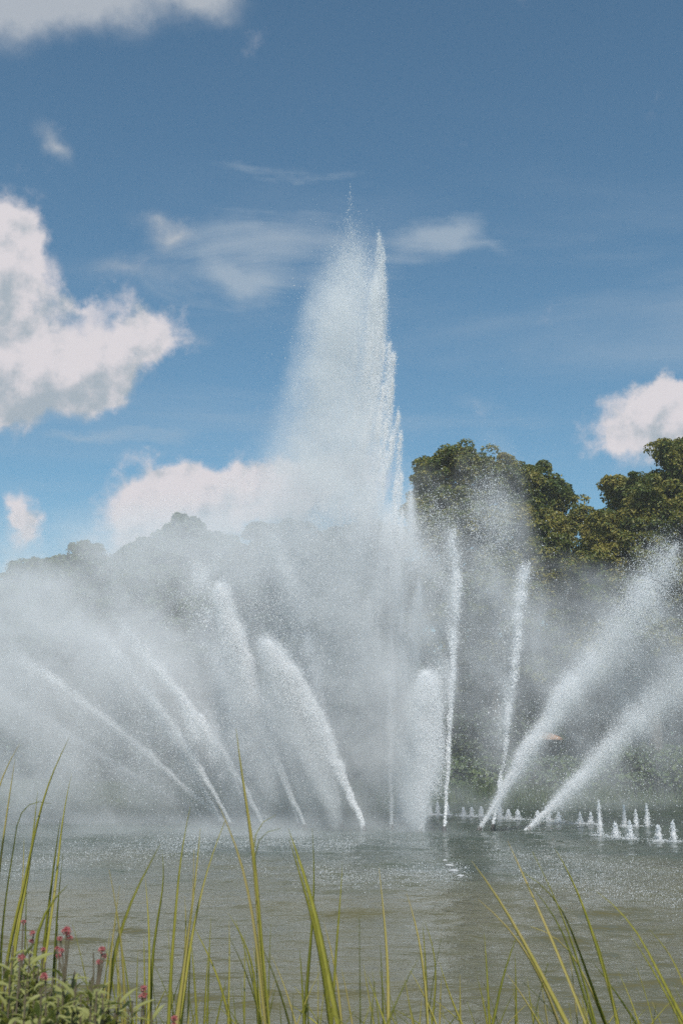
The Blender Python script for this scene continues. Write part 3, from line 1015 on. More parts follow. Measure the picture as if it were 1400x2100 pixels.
    ix, iy, iz = (T.math('MINIMUM', T.math('FLOOR', T.math('MAXIMUM', sp.outputs[k], 0.0)), float(nn - 1)) for k, nn in ((0, nx), (1, ny), (2, nz)))
    # kept as integers: index = (ix * ny + iy) * nz + iz
    def imath(op, a, b):
        nd = T.node('FunctionNodeIntegerMath', operation=op)
        T.put(nd.inputs[0], a)
        T.put(nd.inputs[1], b)
        return nd.outputs[0]
    row = imath('ADD', imath('MULTIPLY', ix, int(ny)), iy)
    idx = imath('ADD', imath('MULTIPLY', row, int(nz)), iz)
    na = T.node('GeometryNodeInputNamedAttribute', data_type='FLOAT')
    na.inputs[0].default_value = 'cell_density'
    si = T.node('GeometryNodeSampleIndex', data_type='FLOAT', domain='POINT', clamp=True)
    T.l.new(gi.outputs[0], si.inputs[0])
    T.l.new(na.outputs[0], si.inputs[1])
    T.l.new(idx, si.inputs['Index'])
    vc = T.node('GeometryNodeVolumeCube')
    T.l.new(si.outputs[0], vc.inputs['Density'])
    vc.inputs['Background'].default_value = 0.0
    vc.inputs['Min'].default_value = tuple(lo + vs * 0.5)
    vc.inputs['Max'].default_value = tuple(lo + vs * (np.array((nx, ny, nz)) - 0.5))
    for k, nn in (('Resolution X', nx), ('Resolution Y', ny), ('Resolution Z', nz)):
        vc.inputs[k].default_value = int(nn)
    sm = T.node('GeometryNodeSetMaterial')
    T.l.new(vc.outputs[0], sm.inputs[0])
    m_, T2, out = material('fine water mist')
    pv = T2.node('ShaderNodeVolumePrincipled')
    pv.inputs['Color'].default_value = (0.94, 0.955, 0.97, 1)
    pv.inputs['Density'].default_value = 1.0
    pv.inputs['Anisotropy'].default_value = 0.0
    T2.l.new(pv.outputs[0], out.inputs['Volume'])
    sm.inputs['Material'].default_value = m_
    me.materials.append(m_)
    T.l.new(sm.outputs[0], go.inputs[0])
    o = bpy.data.objects.new('mist', me)
    COL.objects.link(o)
    md = o.modifiers.new('grid', 'NODES')
    md.node_group = ng
    tag(o, 'pale drifting mist of fine drops around the fountain', 'mist', kind='stuff')


mist()


# loose sparkling drops in the air and where they rain back on the lake
def rain():
    g = np.random.default_rng(500)
    pos, rad = [], []
    for (px, py, sx, sy, n) in ((1370, 1240, 70, 70, 2600), (520, 1170, 90, 80, 3000), (1005, 1060, 34, 70, 2600), (890, 1100, 36, 60, 2000), (340, 1190, 110, 70, 1800), (720, 1050, 70, 60, 2500),
                                (1200, 1560, 180, 90, 3000), (640, 1250, 80, 120, 2500), (1000, 1200, 90, 120, 2500), (180, 1400, 190, 120, -26000), (420, 1380, 140, 140, -20000), (640, 1300, 100, 150, -16000), (720, 1120, 90, 130, -12000),
                                (900, 1230, 60, 150, -8000), (1180, 1400, 150, 130, -12000), (670, 760, 60, 150, -6000), (300, 1560, 220, 70, -14000)):
        fine = n < 0
        n = int(abs(n) * (0.5 if fine else 2.0))
        Y = g.uniform(41, 47, n)
        e = g.normal(0, 1, (n, 2))
        e *= np.minimum(1, 2.6 / (np.linalg.norm(e, axis=1) + 1e-6) * g.uniform(0.3, 1, n))[:, None]
        x, y = px + e[:, 0] * sx, py + e[:, 1] * sy
        a, bb = (x - 700) / F_PX, (1050 - y) / F_PX
        c, s = math.cos(PITCH), math.sin(PITCH)
        k = Y / (c - bb * s)
        pos.append(np.stack([a * k, Y, CAM_H + (s + bb * c) * k], 1))
        rad.append(np.clip(g.lognormal(-1.15 if fine else -0.95, 0.4, n), 0.2, 1.0) * mpp(44))
    o = drops('spray_rain', np.concatenate(pos), np.concatenate(rad))
    tag(o, 'loose bright drops hanging in the air round the fountain', 'spray', kind='stuff')
    pos, rad = [], []
    for poly, thick, n, sz in (([(-60, 1800), (60, 1782), (140, 1766), (260, 1752), (420, 1742)], 16, 9000, 0.9), ([(330, 1732), (470, 1730), (620, 1733), (720, 1738)], 9, 9000, 0.8),
                               ([(640, 1800), (740, 1806), (850, 1800), (960, 1795)], 13, 6500, 0.95), ([(700, 1735), (820, 1728), (900, 1738)], 7, 2500, 0.7),
                               ([(1010, 1755), (1150, 1768), (1290, 1785), (1450, 1800)], 9, 8000, 0.75), ([(1060, 1800), (1180, 1815), (1300, 1835), (1460, 1865)], 17, 9000, 0.9),
                               ([(0, 1720), (300, 1722), (600, 1718), (1000, 1722)], 14, 6000, 0.6), ([(250, 1760), (450, 1770), (640, 1800)], 14, 2500, 0.8)):
        P = resample(np.array(poly, float), 100)
        n = int(n * 0.5)
        i = g.integers(0, 100, n)
        x = P[i, 0] + g.normal(0, 8, n)
        y = P[i, 1] + g.normal(0, thick, n)
        y = np.maximum(y, 1660)
        Y = np.array([water_y(v) for v in y])
        k = Y / math.cos(PITCH) / F_PX
        z = np.abs(g.exponential(0.07, n))
        a = (x - 700) / F_PX
        b = (1050 - y) / F_PX
        X = a * Y / (math.cos(PITCH) - b * math.sin(PITCH))
        pos.append(np.stack([X, Y, z + 0.012], 1))
        rad.append(sz * k * np.clip(g.lognormal(-1.1, 0.5, n), 0.12, 0.95))
    o = drops('splash', np.concatenate(pos), np.concatenate(rad))
    tag(o, 'bands of white splashing drops where the spray rains on the lake', 'splash', kind='stuff')


rain()


# bubbling little geysers, each one a thing
def geyser_mesh(seed, h, w):
    g = np.random.default_rng(seed)
    n = 12
    t = np.linspace(0, 1, n)
    path = np.stack([np.sin(t * 3 + seed) * w * 0.12, np.cos(t * 2.2 + seed) * w * 0.12, -0.03 + t * h], 1)
    prof = w * 0.5 * (0.8 + 0.45 * np.sin(t * np.pi) ** 0.8) * np.clip(1.03 - t ** 2.4, 0.03, 1) ** 0.8
    v, f = tube_arrays(path, prof, 11)
    q = v / max(w, 0.05)
    v = v + (g.random(v.shape) - 0.5) * w * 0.28 * np.array((1, 1, 0.8))
    return mesh_np('column', v, f)


def geyser(px, py, hpx, wpx, label, seed):
    Y = water_y(py)
    m = mpp(Y)
    b = unproject(px, py, Y)
    b[2] = 0
    root = empty('bubbling_geyser', b)
    tag(root, label, 'water geyser', 'small bubbling geysers on the lake')
    link('column', geyser_mesh(seed, hpx * m * 0.9, wpx * m * 0.55), M_CORE, root)
    g = np.random.default_rng(seed)
    n = 620
    h = hpx * m * g.uniform(0.85, 1.15)
    u = g.random(n) ** 1.2
    shp = 0.75 + 0.5 * VN(np.stack([u * 5 + seed, u * 0, u * 0], 1))
    p = np.stack([g.normal(0, 1, n) * wpx * m * (0.06 + 0.20 * (1 - u ** 2.2) + 0.12 * np.exp(-u * 9)) * shp, g.normal(0, 1, n) * wpx * m * 0.25, u * h * g.uniform(0.95, 1.15, n)], 1)
    drops('spray', p + b, g.uniform(0.3, 0.85, n) * m, root)
    n = 110
    a = g.random(n) * 6.283
    rr = wpx * m * (0.5 + g.exponential(0.7, n))
    p = np.stack([np.cos(a) * rr * 1.6, np.sin(a) * rr, g.exponential(0.02, n) + 0.015], 1)
    drops('foam', p + b, g.uniform(0.35, 0.7, n) * m, root)


ordinals = ['first', 'second', 'third', 'fourth', 'fifth', 'sixth', 'seventh', 'eighth', 'ninth', 'tenth', 'eleventh', 'twelfth', 'thirteenth']
row = [(882, 1671, 14, 8), (897, 1672, 20, 9), (917, 1672, 20, 8), (950, 1674, 14, 8), (967, 1675, 16, 9), (986, 1676, 16, 9), (1024, 1678, 20, 10), (1042, 1680, 18, 11), (1061, 1681, 15, 11),
       (1102, 1683, 18, 10), (1124, 1684, 20, 9), (1145, 1687, 18, 10), (1189, 1690, 20, 9), (1211, 1691, 20, 9)]
for i, (px, py, h, w) in enumerate(row):
    lab = 'small bubbling geyser, %s from the dense white column along the far row' % (ordinals[i] if i < 13 else 'fourteenth')
    geyser(px, py, h, w, lab, 200 + i)
for i, (px, py, h, w, lab) in enumerate([
        (1230, 1714, 58, 12, 'tall thin geyser standing at the right end of the far row'),
        (1280, 1695, 40, 9, 'first of the three slim geysers behind the right front ones'),
        (1304, 1697, 34, 8, 'second of the three slim geysers behind the right front ones'),
        (1327, 1696, 40, 10, 'third of the three slim geysers behind the right front ones'),
        (1262, 1718, 30, 14, 'stout front geyser just right of the tall thin one'),
        (1292, 1721, 32, 14, 'second stout front geyser from the tall thin one'),
        (1350, 1726, 30, 16, 'third stout front geyser from the tall thin one'),
        (1381, 1727, 34, 14, 'stout front geyser nearest the right edge of the picture'),
        (818, 1682, 44, 9, 'faint tall geyser at the left end of the cluster by the dense column'),
        (833, 1684, 34, 11, 'middle geyser of the small cluster left of the dense column'),
        (846, 1684, 36, 9, 'right geyser of the small cluster left of the dense column')]):
    geyser(px, py, h, w, lab, 240 + i)


# foam streaks lying on the water
def foam_streak(px, py, wpx, label, seed):
    Y = water_y(py)
    m = mpp(Y)
    b = unproject(px, py, Y)
    b[2] = 0.012
    g = np.random.default_rng(seed)
    bm = bmesh.new()
    n = 18
    top = []
    for k in range(n):
        a = 2 * math.pi * k / n
        r = 1 + g.normal(0, 0.12)
        top.append(bm.verts.new((math.cos(a) * wpx * m * 0.5 * r, math.sin(a) * wpx * m * 0.85 * r, 0.004)))
    c = bm.verts.new((0, 0, 0.03))
    for k in range(n):
        bm.faces.new((c, top[k], top[(k + 1) % n]))
    me = bpy.data.meshes.new('foam_patch')
    bm.to_mesh(me)
    o = link('foam_patch', me, M_CORE, None, b)
    tag(o, label, 'foam', 'foam patches floating before the fountain')


for i, (px, py, w, lab) in enumerate([(912, 1765, 14, 'faintest and farthest white foam patch in the short row on the water'), (921, 1775, 17, 'second white foam patch from the fountain in the short row'),
                                      (931, 1786, 18, 'third white foam patch from the fountain in the short row'), (943, 1797, 18, 'nearest white foam patch in the short row on the water')]):
    foam_streak(px, py, w, lab, 300 + i)


# ------------------------------------------------------------------ foreground reeds
M_REED = None


def mat_reed():
    m, T, out = material('reed leaf')
    tc = T.node('ShaderNodeTexCoord')
    oi = T.node('ShaderNodeObjectInfo')
    mp = T.node('ShaderNodeMapping')
    T.l.new(tc.outputs['Object'], mp.inputs['Vector'])
    mp.inputs['Scale'].default_value = (60, 60, 2.5)
    n = T.noise(mp.outputs[0], 3.0, 4.0, 0.6)
    n2 = T.noise(tc.outputs['Object'], 2.2, 3.0, 0.5)
    f = T.math('ADD', T.math('MULTIPLY', n, 0.45), T.math('ADD', T.math('MULTIPLY', n2, 0.45), T.math('MULTIPLY_ADD', oi.outputs['Random'], 0.5, -0.12)))
    col = T.ramp(f, [(0.25, (0.075, 0.095, 0.018)), (0.45, (0.23, 0.235, 0.038)), (0.64, (0.40, 0.365, 0.07)), (0.88, (0.50, 0.40, 0.17))])
    b = T.node('ShaderNodeBsdfPrincipled')
    b.inputs['Roughness'].default_value = 0.42
    b.inputs['Specular IOR Level'].default_value = 0.35
    T.l.new(col, b.inputs['Base Color'])
    tr = T.node('ShaderNodeBsdfTranslucent')
    T.l.new(T.mix(1.0, col, (1.3, 1.35, 0.6, 1), 'MULTIPLY'), tr.inputs[0])
    mx = T.node('ShaderNodeMixShader')
    mx.inputs[0].default_value = 0.3
    T.l.new(b.outputs[0], mx.inputs[1])
    T.l.new(tr.outputs[0], mx.inputs[2])
    T.l.new(mx.outputs[0], out.inputs[0])
    return m


M_REED = mat_reed()


def blade_mesh(path, width, seed):
    """folded leaf: V section, tapering to the tip, slowly twisting; path runs root -> tip"""
    g = np.random.default_rng(seed)
    P = resample(path, 34)
    n = len(P)
    t = np.linspace(0, 1, n)
    w = width * np.minimum(1.0, 0.65 + 0.5 * t) * np.clip(1 - t ** 3.2, 0.0, 1) ** 0.8 + 0.0006
    tw = g.uniform(-0.35, 0.35) + g.uniform(-0.5, 0.5) * t + 0.45 * np.sin(t * g.uniform(3, 8) + g.random() * 6)
    V = []
    for i in range(n):
        d = P[min(i + 1, n - 1)] - P[max(i - 1, 0)]
        d /= np.linalg.norm(d) + 1e-9
        side = np.cross(d, (0, 1, 0))
        side /= np.linalg.norm(side) + 1e-9
        nrm = np.cross(side, d)
        s = side * math.cos(tw[i]) + nrm * math.sin(tw[i])
        q = np.cross(d, s)
        th = 0.0012
        V += [P[i] - s * w[i] * 0.5 + q * w[i] * 0.16, P[i] - q * th, P[i] + s * w[i] * 0.5 + q * w[i] * 0.16, P[i] + q * th]
    Fc = []
    for i in range(n - 1):
        for j in range(4):
            k = (j + 1) % 4
            Fc.append((i * 4 + j, i * 4 + k, (i + 1) * 4 + k, (i + 1) * 4 + j))
    return mesh_np('leaf', np.array(V), np.array(Fc))


def reed(root_px, Y, blades, label, seed):
    m = mpp(Y)
    rx = unproject(root_px, 2100, Y)[0]
    gz = float(ground_height(np.array([rx]), np.array([float(Y)]))[0]) - 0.05
    base = np.array((rx, Y, gz))
    root = empty('reed_plant', base)
    tag(root, label, 'reed', 'reeds on the near bank')
    g = np.random.default_rng(seed)
    extra = []
    for k in range(9):
        x0 = root_px + g.normal(0, 62)
        top = 2070 - 190 * g.random() ** 1.6
        ln = g.normal(-12, 26)
        extra.append((g.uniform(5, 9.5), [(x0 + ln, top), (x0 + ln * 0.45, top + (2100 - top) * 0.4), (x0, 2100)]))
    for k, (wpx, pts) in enumerate(blades + extra):
        dy = g.uniform(-0.22, 0.22)
        bend = g.uniform(-0.25, 0.1)
        tip = [unproject(px, py, Y + dy + bend * (1 - (py - 1500) / 600.0)) for px, py in pts]
        tip = tip[::-1]                                         # now upward
        low = tip[0]
        r0 = base + np.array((g.normal(0, 0.03), g.normal(0, 0.03), 0))
        dirn = tip[1] - tip[0]
        dirn = dirn / np.linalg.norm(dirn)
        span = low[2] - r0[2]
        mid1 = low - dirn * span * 0.3
        mid2 = r0 * 0.65 + mid1 * 0.35
        me = blade_mesh([r0 - base, mid2 - base, mid1 - base] + [p - base for p in tip], wpx * 0.9 * m, seed * 50 + k)
        link('leaf', me, M_REED, root)


REEDS = [
    (20, 4.2, [(9, [(40, 1525), (18, 1558), (-6, 1605), (-20, 1680), (-20, 1900), (-10, 2100)]), (8, [(32, 1553), (22, 1620), (10, 1700), (0, 1770), (-8, 1850), (-5, 2100)]),
               (9, [(143, 1510), (118, 1555), (100, 1605), (86, 1645), (72, 1700), (58, 1780), (38, 1870), (16, 1940), (0, 2100)]),
               (9, [(105, 1647), (72, 1631), (46, 1617), (43, 1650), (34, 1705), (20, 1800), (5, 1890), (0, 2100)])], 'reed at the left edge with one leaf bent over at the top'),
    (75, 4.6, [(8, [(147, 1587), (134, 1635), (127, 1690), (120, 1770), (110, 1860), (92, 1960), (80, 2100)]), (9, [(125, 1675), (116, 1730), (108, 1800), (98, 1880), (88, 1960), (80, 2100)]),
               (9, [(78, 1622), (72, 1680), (62, 1770), (50, 1850), (30, 1930), (20, 2100)]), (8, [(50, 1720), (50, 1780), (42, 1870), (24, 1960), (10, 2100)]),
               (8, [(130, 1750), (123, 1800), (118, 1870), (113, 1940), (105, 2100)]), (8, [(55, 1812), (54, 1900), (50, 2000), (60, 2100)])], 'reed of thin upright leaves behind the flowers at the left'),
    (72, 2.7, [(20, [(139, 1811), (112, 1827), (86, 1851), (74, 1885), (68, 1960), (73, 2100)])], 'single wide leaf folded to the right in front of the flowers'),
    (225, 3.0, [(17, [(329, 1731), (300, 1787), (270, 1845), (246, 1892), (236, 1950), (224, 2030), (216, 2100)]), (9, [(224, 1783), (234, 1835), (246, 1885), (252, 1950), (256, 2030), (257, 2100)]),
                (8, [(246, 1815), (241, 1855), (232, 1920), (222, 2000), (220, 2100)]), (20, [(128, 2010), (126, 2060), (126, 2100)])], 'reed with a broad bright leaf leaning right above the flowers'),
    (305, 4.4, [(9, [(334, 1742), (342, 1778), (334, 1830), (322, 1890), (312, 1960), (308, 2100)]), (8, [(298, 1798), (304, 1860), (307, 1930), (307, 2010), (304, 2100)]),
                (7, [(283, 1950), (281, 2020), (280, 2100)]), (10, [(346, 2018), (326, 2050), (310, 2100)])], 'reed of two crossing leaves right of the flowers'),
    (362, 3.7, [(9, [(390, 1654), (376, 1712), (366, 1800), (358, 1900), (350, 2000), (346, 2100)]), (11, [(411, 1699), (405, 1775), (396, 1850), (381, 1960), (370, 2040), (360, 2100)]),
                (8, [(398, 1742), (399, 1800), (392, 1880), (380, 1980), (365, 2100)]), (11, [(462, 1682), (440, 1732), (420, 1802), (404, 1866), (386, 1960), (370, 2100)]),
                (10, [(379, 1838), (385, 1892), (377, 1985), (366, 2100)]), (16, [(411, 2050), (402, 2075), (392, 2100)])], 'reed of five close leaves below the left fan of jets'),
    (470, 4.0, [(9, [(391, 1888), (418, 1938), (444, 1993), (460, 2040), (472, 2100)]), (7, [(470, 1888), (472, 1960), (470, 2010), (468, 2100)]), (9, [(466, 2000), (456, 2040), (444, 2100)]),
                (9, [(468, 1872), (494, 1908), (514, 1952), (524, 2010), (530, 2100)])], 'low reed with a leaf leaning left, beside the tallest reed'),
    (545, 2.9, [(15, [(484, 1494), (491, 1560), (500, 1620), (513, 1690), (523, 1760), (528, 1850), (535, 1950), (548, 2100)]), (12, [(449, 1648), (474, 1698), (495, 1762), (511, 1822), (520, 1885), (530, 1970), (544, 2100)]),
                (6, [(570, 1690), (545, 1680), (515, 1671), (514, 1700), (524, 1780), (535, 1950), (550, 2100)]), (6, [(556, 1660), (535, 1653), (510, 1652), (512, 1690), (525, 1800), (540, 1960), (552, 2100)]),
                (10, [(532, 1930), (560, 1990), (580, 2040), (594, 2100)]), (10, [(568, 2010), (556, 2050), (548, 2100)])], 'tallest reed, reaching up across the pale left jets'),
    (690, 2.6, [(24, [(591, 1700), (606, 1745), (628, 1800), (646, 1860), (660, 1940), (675, 2020), (692, 2100)]), (16, [(592, 1718), (606, 1765), (626, 1830), (644, 1890), (660, 1960), (678, 2100)])],
     'thick double leaved reed leaning left in the middle'),
    (640, 4.3, [(9, [(640, 1698), (645, 1780), (643, 1850), (637, 1930), (630, 2010), (624, 2100)]), (8, [(664, 1890), (676, 1940), (690, 1990), (700, 2100)]), (8, [(702, 1770), (699, 1840), (692, 1900), (688, 1970), (680, 2100)]),
                (8, [(700, 1985), (711, 2035), (722, 2100)])], 'thin reed standing behind the thick double leaved one'),
    (790, 3.8, [(10, [(777, 1780), (784, 1850), (792, 1925), (796, 2000), (796, 2100)]), (8, [(779, 1930), (783, 1990), (786, 2100)]), (11, [(745, 1978), (754, 2040), (766, 2100)]), (9, [(752, 1998), (772, 2050), (790, 2100)]),
                (8, [(829, 2004), (838, 2055), (846, 2100)])], 'upright reed just right of the middle over the splash band'),
    (878, 4.2, [(9, [(833, 1829), (847, 1868), (858, 1920), (867, 1970), (874, 2040), (877, 2100)]), (9, [(866, 1892), (871, 1950), (873, 2010), (876, 2100)]), (7, [(870, 1888), (884, 1920), (893, 1950), (895, 2010), (885, 2100)]),
                (9, [(900, 1972), (914, 2020), (930, 2066), (946, 2100)]), (9, [(957, 2054), (965, 2080), (972, 2100)])], 'slender reed whose three leaves meet right of the middle'),
    (1003, 4.6, [(8, [(992, 1913), (997, 1970), (1000, 2040), (1003, 2100)]), (9, [(990, 2046), (1002, 2075), (1012, 2100)]), (8, [(1055, 1955), (1058, 2030), (1057, 2100)])], 'sparse thin reed standing alone in the brown water'),
    (1170, 3.0, [(14, [(967, 1764), (1000, 1803), (1030, 1852), (1060, 1910), (1094, 1970), (1130, 2034), (1162, 2100)]), (10, [(980, 1842), (1018, 1870), (1056, 1915), (1090, 1966), (1120, 2025), (1146, 2100)]),
                 (13, [(1040, 1724), (1060, 1768), (1085, 1822), (1110, 1880), (1136, 1940), (1166, 2010), (1200, 2100)]), (15, [(1074, 1785), (1108, 1793), (1134, 1820), (1160, 1872), (1178, 1925), (1202, 1990), (1224, 2050), (1242, 2100)]),
                 (7, [(1092, 1747), (1108, 1775), (1124, 1810), (1150, 1870), (1180, 1950), (1220, 2100)]), (9, [(1088, 1814), (1126, 1846), (1150, 1890), (1168, 1950), (1190, 2020), (1215, 2100)])],
     'largest reed, a sheaf of leaves sweeping left at the right side'),
    (1262, 3.5, [(11, [(1137, 1738), (1165, 1780), (1186, 1832), (1206, 1890), (1226, 1950), (1246, 2015), (1266, 2100)]), (10, [(1210, 1968), (1248, 2014), (1280, 2060), (1304, 2100)]), (9, [(1037, 1994), (1064, 2030), (1088, 2066), (1106, 2100)]),
                 (8, [(1080, 2004), (1086, 2050), (1093, 2100)]), (9, [(1108, 2008), (1115, 2055), (1122, 2100)]), (8, [(1089, 1897), (1115, 1898), (1140, 1902), (1170, 1950), (1210, 2020), (1240, 2100)])],
     'thin leaved reed crossing behind the largest sheaf'),
    (1400, 3.2, [(12, [(1225, 1827), (1268, 1850), (1298, 1890), (1330, 1960), (1368, 2030), (1404, 2100)]), (11, [(1290, 1914), (1320, 1956), (1350, 2010), (1378, 2066), (1396, 2100)]), (9, [(1331, 1904), (1360, 1930), (1385, 1970), (1405, 2020), (1420, 2100)]),
                 (7, [(1362, 1940), (1388, 1980), (1410, 2040), (1425, 2100)]), (9, [(1336, 2054), (1346, 2080), (1354, 2100)])], 'reed bending left at the right edge of the picture')]
for i, (rx, Y, bl, lab) in enumerate(REEDS):
    reed(rx, Y, bl, lab, 700 + i)


# ------------------------------------------------------------------ red valerian in the lower left corner
M_VLEAF = mat_leaf('grey green valerian leaf', [(0.0, (0.12, 0.15, 0.03)), (0.5, (0.24, 0.25, 0.075)), (1.0, (0.37, 0.36, 0.22))], 0.3, 0.45)
M_VSTEM = mat_plain('brown green stem', (0.10, 0.08, 0.05), 0.6, 0.3, 30)
M_FLOWER = mat_leaf('red pink florets', [(0.0, (0.34, 0.085, 0.10)), (0.6, (0.50, 0.17, 0.18)), (1.0, (0.60, 0.34, 0.32))], 0.25, 0.6)


def valerian_leaf(seed):
    g = np.random.default_rng(seed)
    n = 7
    V, Fc = [], []
    droop = g.uniform(0.2, 0.9)
    for i in range(n):
        t = i / (n - 1)
        w = 0.105 * math.sin(math.pi * min(1, 0.08 + t * 0.92)) ** 0.8 * (1 - 0.35 * t) + 0.004
        x = t * math.cos(droop * t)
        z = 0.42 * t - droop * t * t * 0.75
        V += [(x, -w, z + w * 0.5), (x, 0, z), (x, w, z + w * 0.5)]
    for i in range(n - 1):
        for j in range(2):
            a = i * 3 + j
            Fc.append((a, a + 3, a + 4, a + 1))
    return mesh_np('leaf', np.array(V), np.array(Fc))


VLEAVES = [valerian_leaf(s) for s in range(5)]
for me in VLEAVES:
    me.materials.append(M_VLEAF)


def floret_head(seed, size):
    g = np.random.default_rng(seed)
    V, Fc = [], []
    for k in range(46):
        d = g.normal(size=3)
        d[2] = d[2] * 0.8 + 0.4
        d /= np.linalg.norm(d)
        c = d * size * (0.6 + 0.4 * g.random()) * np.array((1, 1, 0.9))
        a = np.cross(d, g.normal(size=3))
        a /= np.linalg.norm(a)
        b = np.cross(d, a)
        s = size * 0.26
        o = len(V)
        V.append(c - d * s * 0.9)
        for q in range(5):
            an = q * 2 * math.pi / 5
            V.append(c + (a * math.cos(an) + b * math.sin(an)) * s + d * s * 0.25)
        for q in range(5):
            Fc.append((o, o + 1 + q, o + 1 + (q + 1) % 5))
    return mesh_np('flower_head', np.array(V), np.array(Fc), False)


HEADS = [floret_head(s, 0.0105) for s in range(4)]
for me in HEADS:
    me.materials.append(M_FLOWER)


PLANTS = []


def valerian(px, py, Y, flowers, label, seed, nleaf=15, plant=None):
    g = np.random.default_rng(seed)
    top = unproject(px, py, Y)
    gz = float(ground_height(np.array([top[0]]), np.array([float(Y)]))[0]) - 0.03
    base = np.array((top[0] + g.normal(0, 0.05), Y + g.normal(0, 0.03), gz))
    H = top[2] - gz
    if plant is None:
        root = empty('valerian_plant', base)
        tag(root, label, 'flower', 'red valerian on the near bank')
        PLANTS.append((px, root, base))
    t = np.linspace(0, 1, 10)
    P = (top - base) * t[:, None] + np.stack([np.sin(t * 3 + seed) * 0.02 * t, np.cos(t * 2 + seed) * 0.02 * t, 0 * t], 1)
    v, f = tube_arrays(P, 0.0032 * (1 - 0.6 * t) + 0.0008, 6)
    if plant is None:
        link('stem', mesh_np('stem', v, f), M_VSTEM, root)
    else:
        root = link('shoot', mesh_np('shoot', v, f), M_VSTEM, plant[1], base - plant[2])
    for k in range(nleaf):
        s = 1 - (k // 2) / (nleaf / 2) * min(0.62, 0.42 / H) - (0.10 if flowers else 0.015)
        p = np.array([np.interp(s, t, P[:, j]) for j in range(3)])
        lf = link('leaf', VLEAVES[g.integers(0, 5)], None, root, p)
        L = g.uniform(0.055, 0.11) * (0.55 + 0.75 * (1 - s) / 0.4 if s > 0.9 else 1.0)
        lf.scale = (L, L * g.uniform(0.8, 1.2), L)
        lf.rotation_euler = (g.normal(0, 0.25), g.uniform(-0.75, 0.1), (k // 2) * 1.571 + (k % 2) * math.pi + g.normal(0, 0.35))
    for (dx, dz, sc) in flowers:
        m = mpp(Y)
        h = link('flower_head', HEADS[g.integers(0, 4)], None, root, P[-1] + np.array((dx * m, g.normal(0, 0.006), dz * m)))
        h.scale = (sc, sc, sc)
        h.rotation_euler = (0, 0, g.random() * 6)
        if abs(dx) > 3:
            s0 = np.array([np.interp(0.93, t, P[:, j]) for j in range(3)])
            v, f = tube_arrays(np.stack([s0, (s0 + P[-1] + np.array((dx * m, 0, dz * m))) / 2, P[-1] + np.array((dx * m, 0, dz * m))]), 0.0018, 5)
            link('flower_stalk', mesh_np('flower_stalk', v, f), M_VSTEM, root)


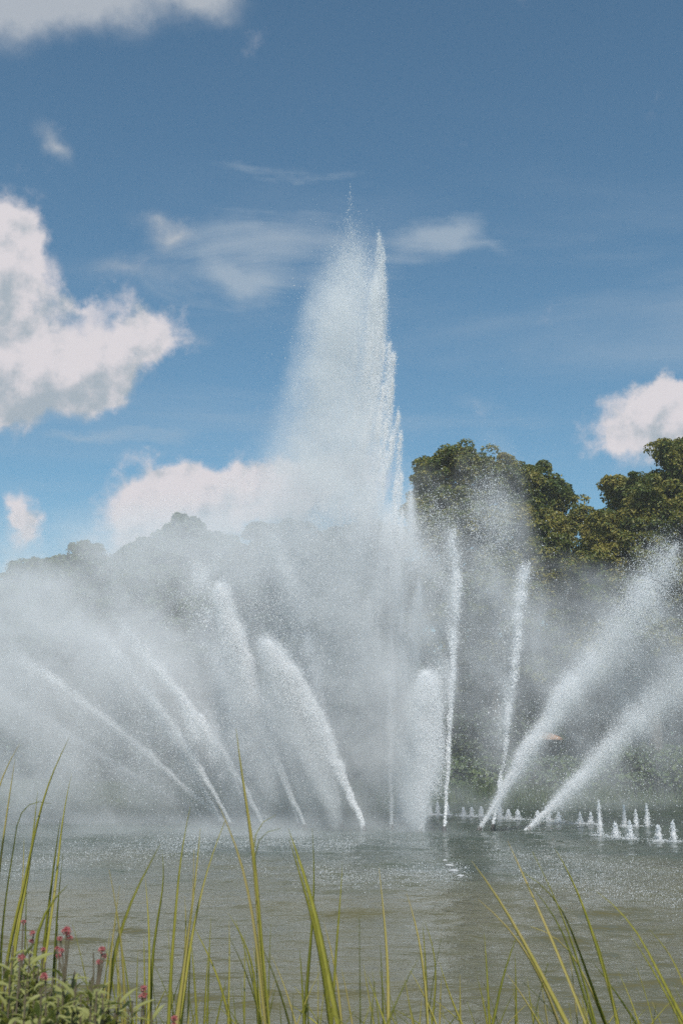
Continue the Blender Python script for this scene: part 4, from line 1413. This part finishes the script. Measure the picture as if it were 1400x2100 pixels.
F3 = [(0, 0, 0.9), (-6, -14, 0.6), (6, -15, 0.6)]
VAL = [(157, 1908, 2.5, [(0, 0, 1.0), (-10, -13, 0.6), (6, -13, 0.65), (-16, -32, 0.55), (-6, -34, 0.6)], 'tallest red flower of the valerian, its rosy head clear against the water'),
       (213, 1948, 2.6, [(0, 0, 0.8), (4, -12, 0.6), (-6, -22, 0.5)], 'rosy flower head behind the broad bright reed leaf'),
       (188, 1977, 2.7, [(0, 0, 0.8), (-12, 18, 0.01)], 'small rosy flower between the two taller heads'),
       (274, 2030, 2.6, [(0, 0, 0.75), (-3, -14, 0.6)], 'pinkish flower stalk right of the leafy mass'),
       (289, 2042, 2.6, [(0, 0, 0.75)], 'little round pink flower farthest right of the leafy mass, beside a dark reed leaf'),
       (371, 2086, 2.6, [(0, 0, 0.75), (0, -10, 0.6)], 'lone pink flower at the bottom under the five leaved reed'),
       (118, 1998, 2.4, [(0, 0, 0.8)], 'red bud low in the leaves under the tallest flower'),
       (52, 1966, 2.5, [(0, 0, 0.85)], 'red bud beside the wide folded leaf at the left'),
       (58, 1914, 2.8, [(0, 0, 0.7), (-3, -16, 0.6)], 'rosy flower among the thin reeds at the left'),
       (28, 1893, 2.9, [(0, 0, 0.65)], 'highest pink bud at the far left behind the reeds'),
       (78, 1948, 2.8, [(0, 0, 0.6)], 'pale pink bud just right of the wide folded leaf'),
       (132, 1957, 2.6, [(0, 0, 0.65)], 'dark red bud left of the tallest flower'),
       (10, 2062, 2.3, [(0, 0, 0.6)], 'pale bud low at the left edge')]
for i, (px, py, Y, fl, lab) in enumerate(VAL):
    valerian(px, py, Y, fl, lab, 800 + i, 22)
g0 = np.random.default_rng(9)
leafy = [(8, 1930), (30, 1955), (60, 1990), (15, 1995), (90, 1985), (112, 2010), (140, 2020), (165, 2005), (190, 2015), (215, 2020), (235, 2035), (150, 2050), (40, 2030), (80, 2040), (260, 2060), (120, 2065),
         (200, 2062), (20, 2075), (230, 2080), (290, 2085), (60, 2080), (170, 2085), (100, 1965), (45, 1975), (75, 2010), (135, 1990), (180, 2040), (5, 2040), (105, 2040), (215, 2050), (245, 2085), (145, 2080), (95, 2090), (35, 2055)]
leafy += [(int(g0.uniform(-10, 250 - 0)), int(g0.uniform(1960, 2080))) for _ in range(30)]
leafy = [(px, max(py, 1945 + int(0.42 * px))) for px, py in leafy]
for i, (px, py) in enumerate(leafy):
    near = min(PLANTS, key=lambda q: abs(q[0] - px))
    valerian(px, py - 6, 2.35 + 0.5 * g0.random() - 0.0012 * (py - 1990), [], None, 840 + i, 34, near)


# ------------------------------------------------------------------ thin haze volume, added to lift the dark tones of the far trees
def haze():
    bm = bmesh.new()
    bmesh.ops.create_cube(bm, size=1.0)
    me = bpy.data.meshes.new('haze')
    bm.to_mesh(me)
    m_, T, out = material('shadow lifting haze')
    pv = T.node('ShaderNodeVolumePrincipled')
    pv.inputs['Color'].default_value = (0.93, 0.96, 1.0, 1)
    pv.inputs['Density'].default_value = 0.0005
    T.l.new(pv.outputs[0], out.inputs['Volume'])
    o = link('haze', me, m_, None, (0, 60, 18.5))
    o.scale = (420, 400, 43)
    tag(o, 'thin pale shadow lifting haze added over the lake', 'haze', kind='stuff')


haze()
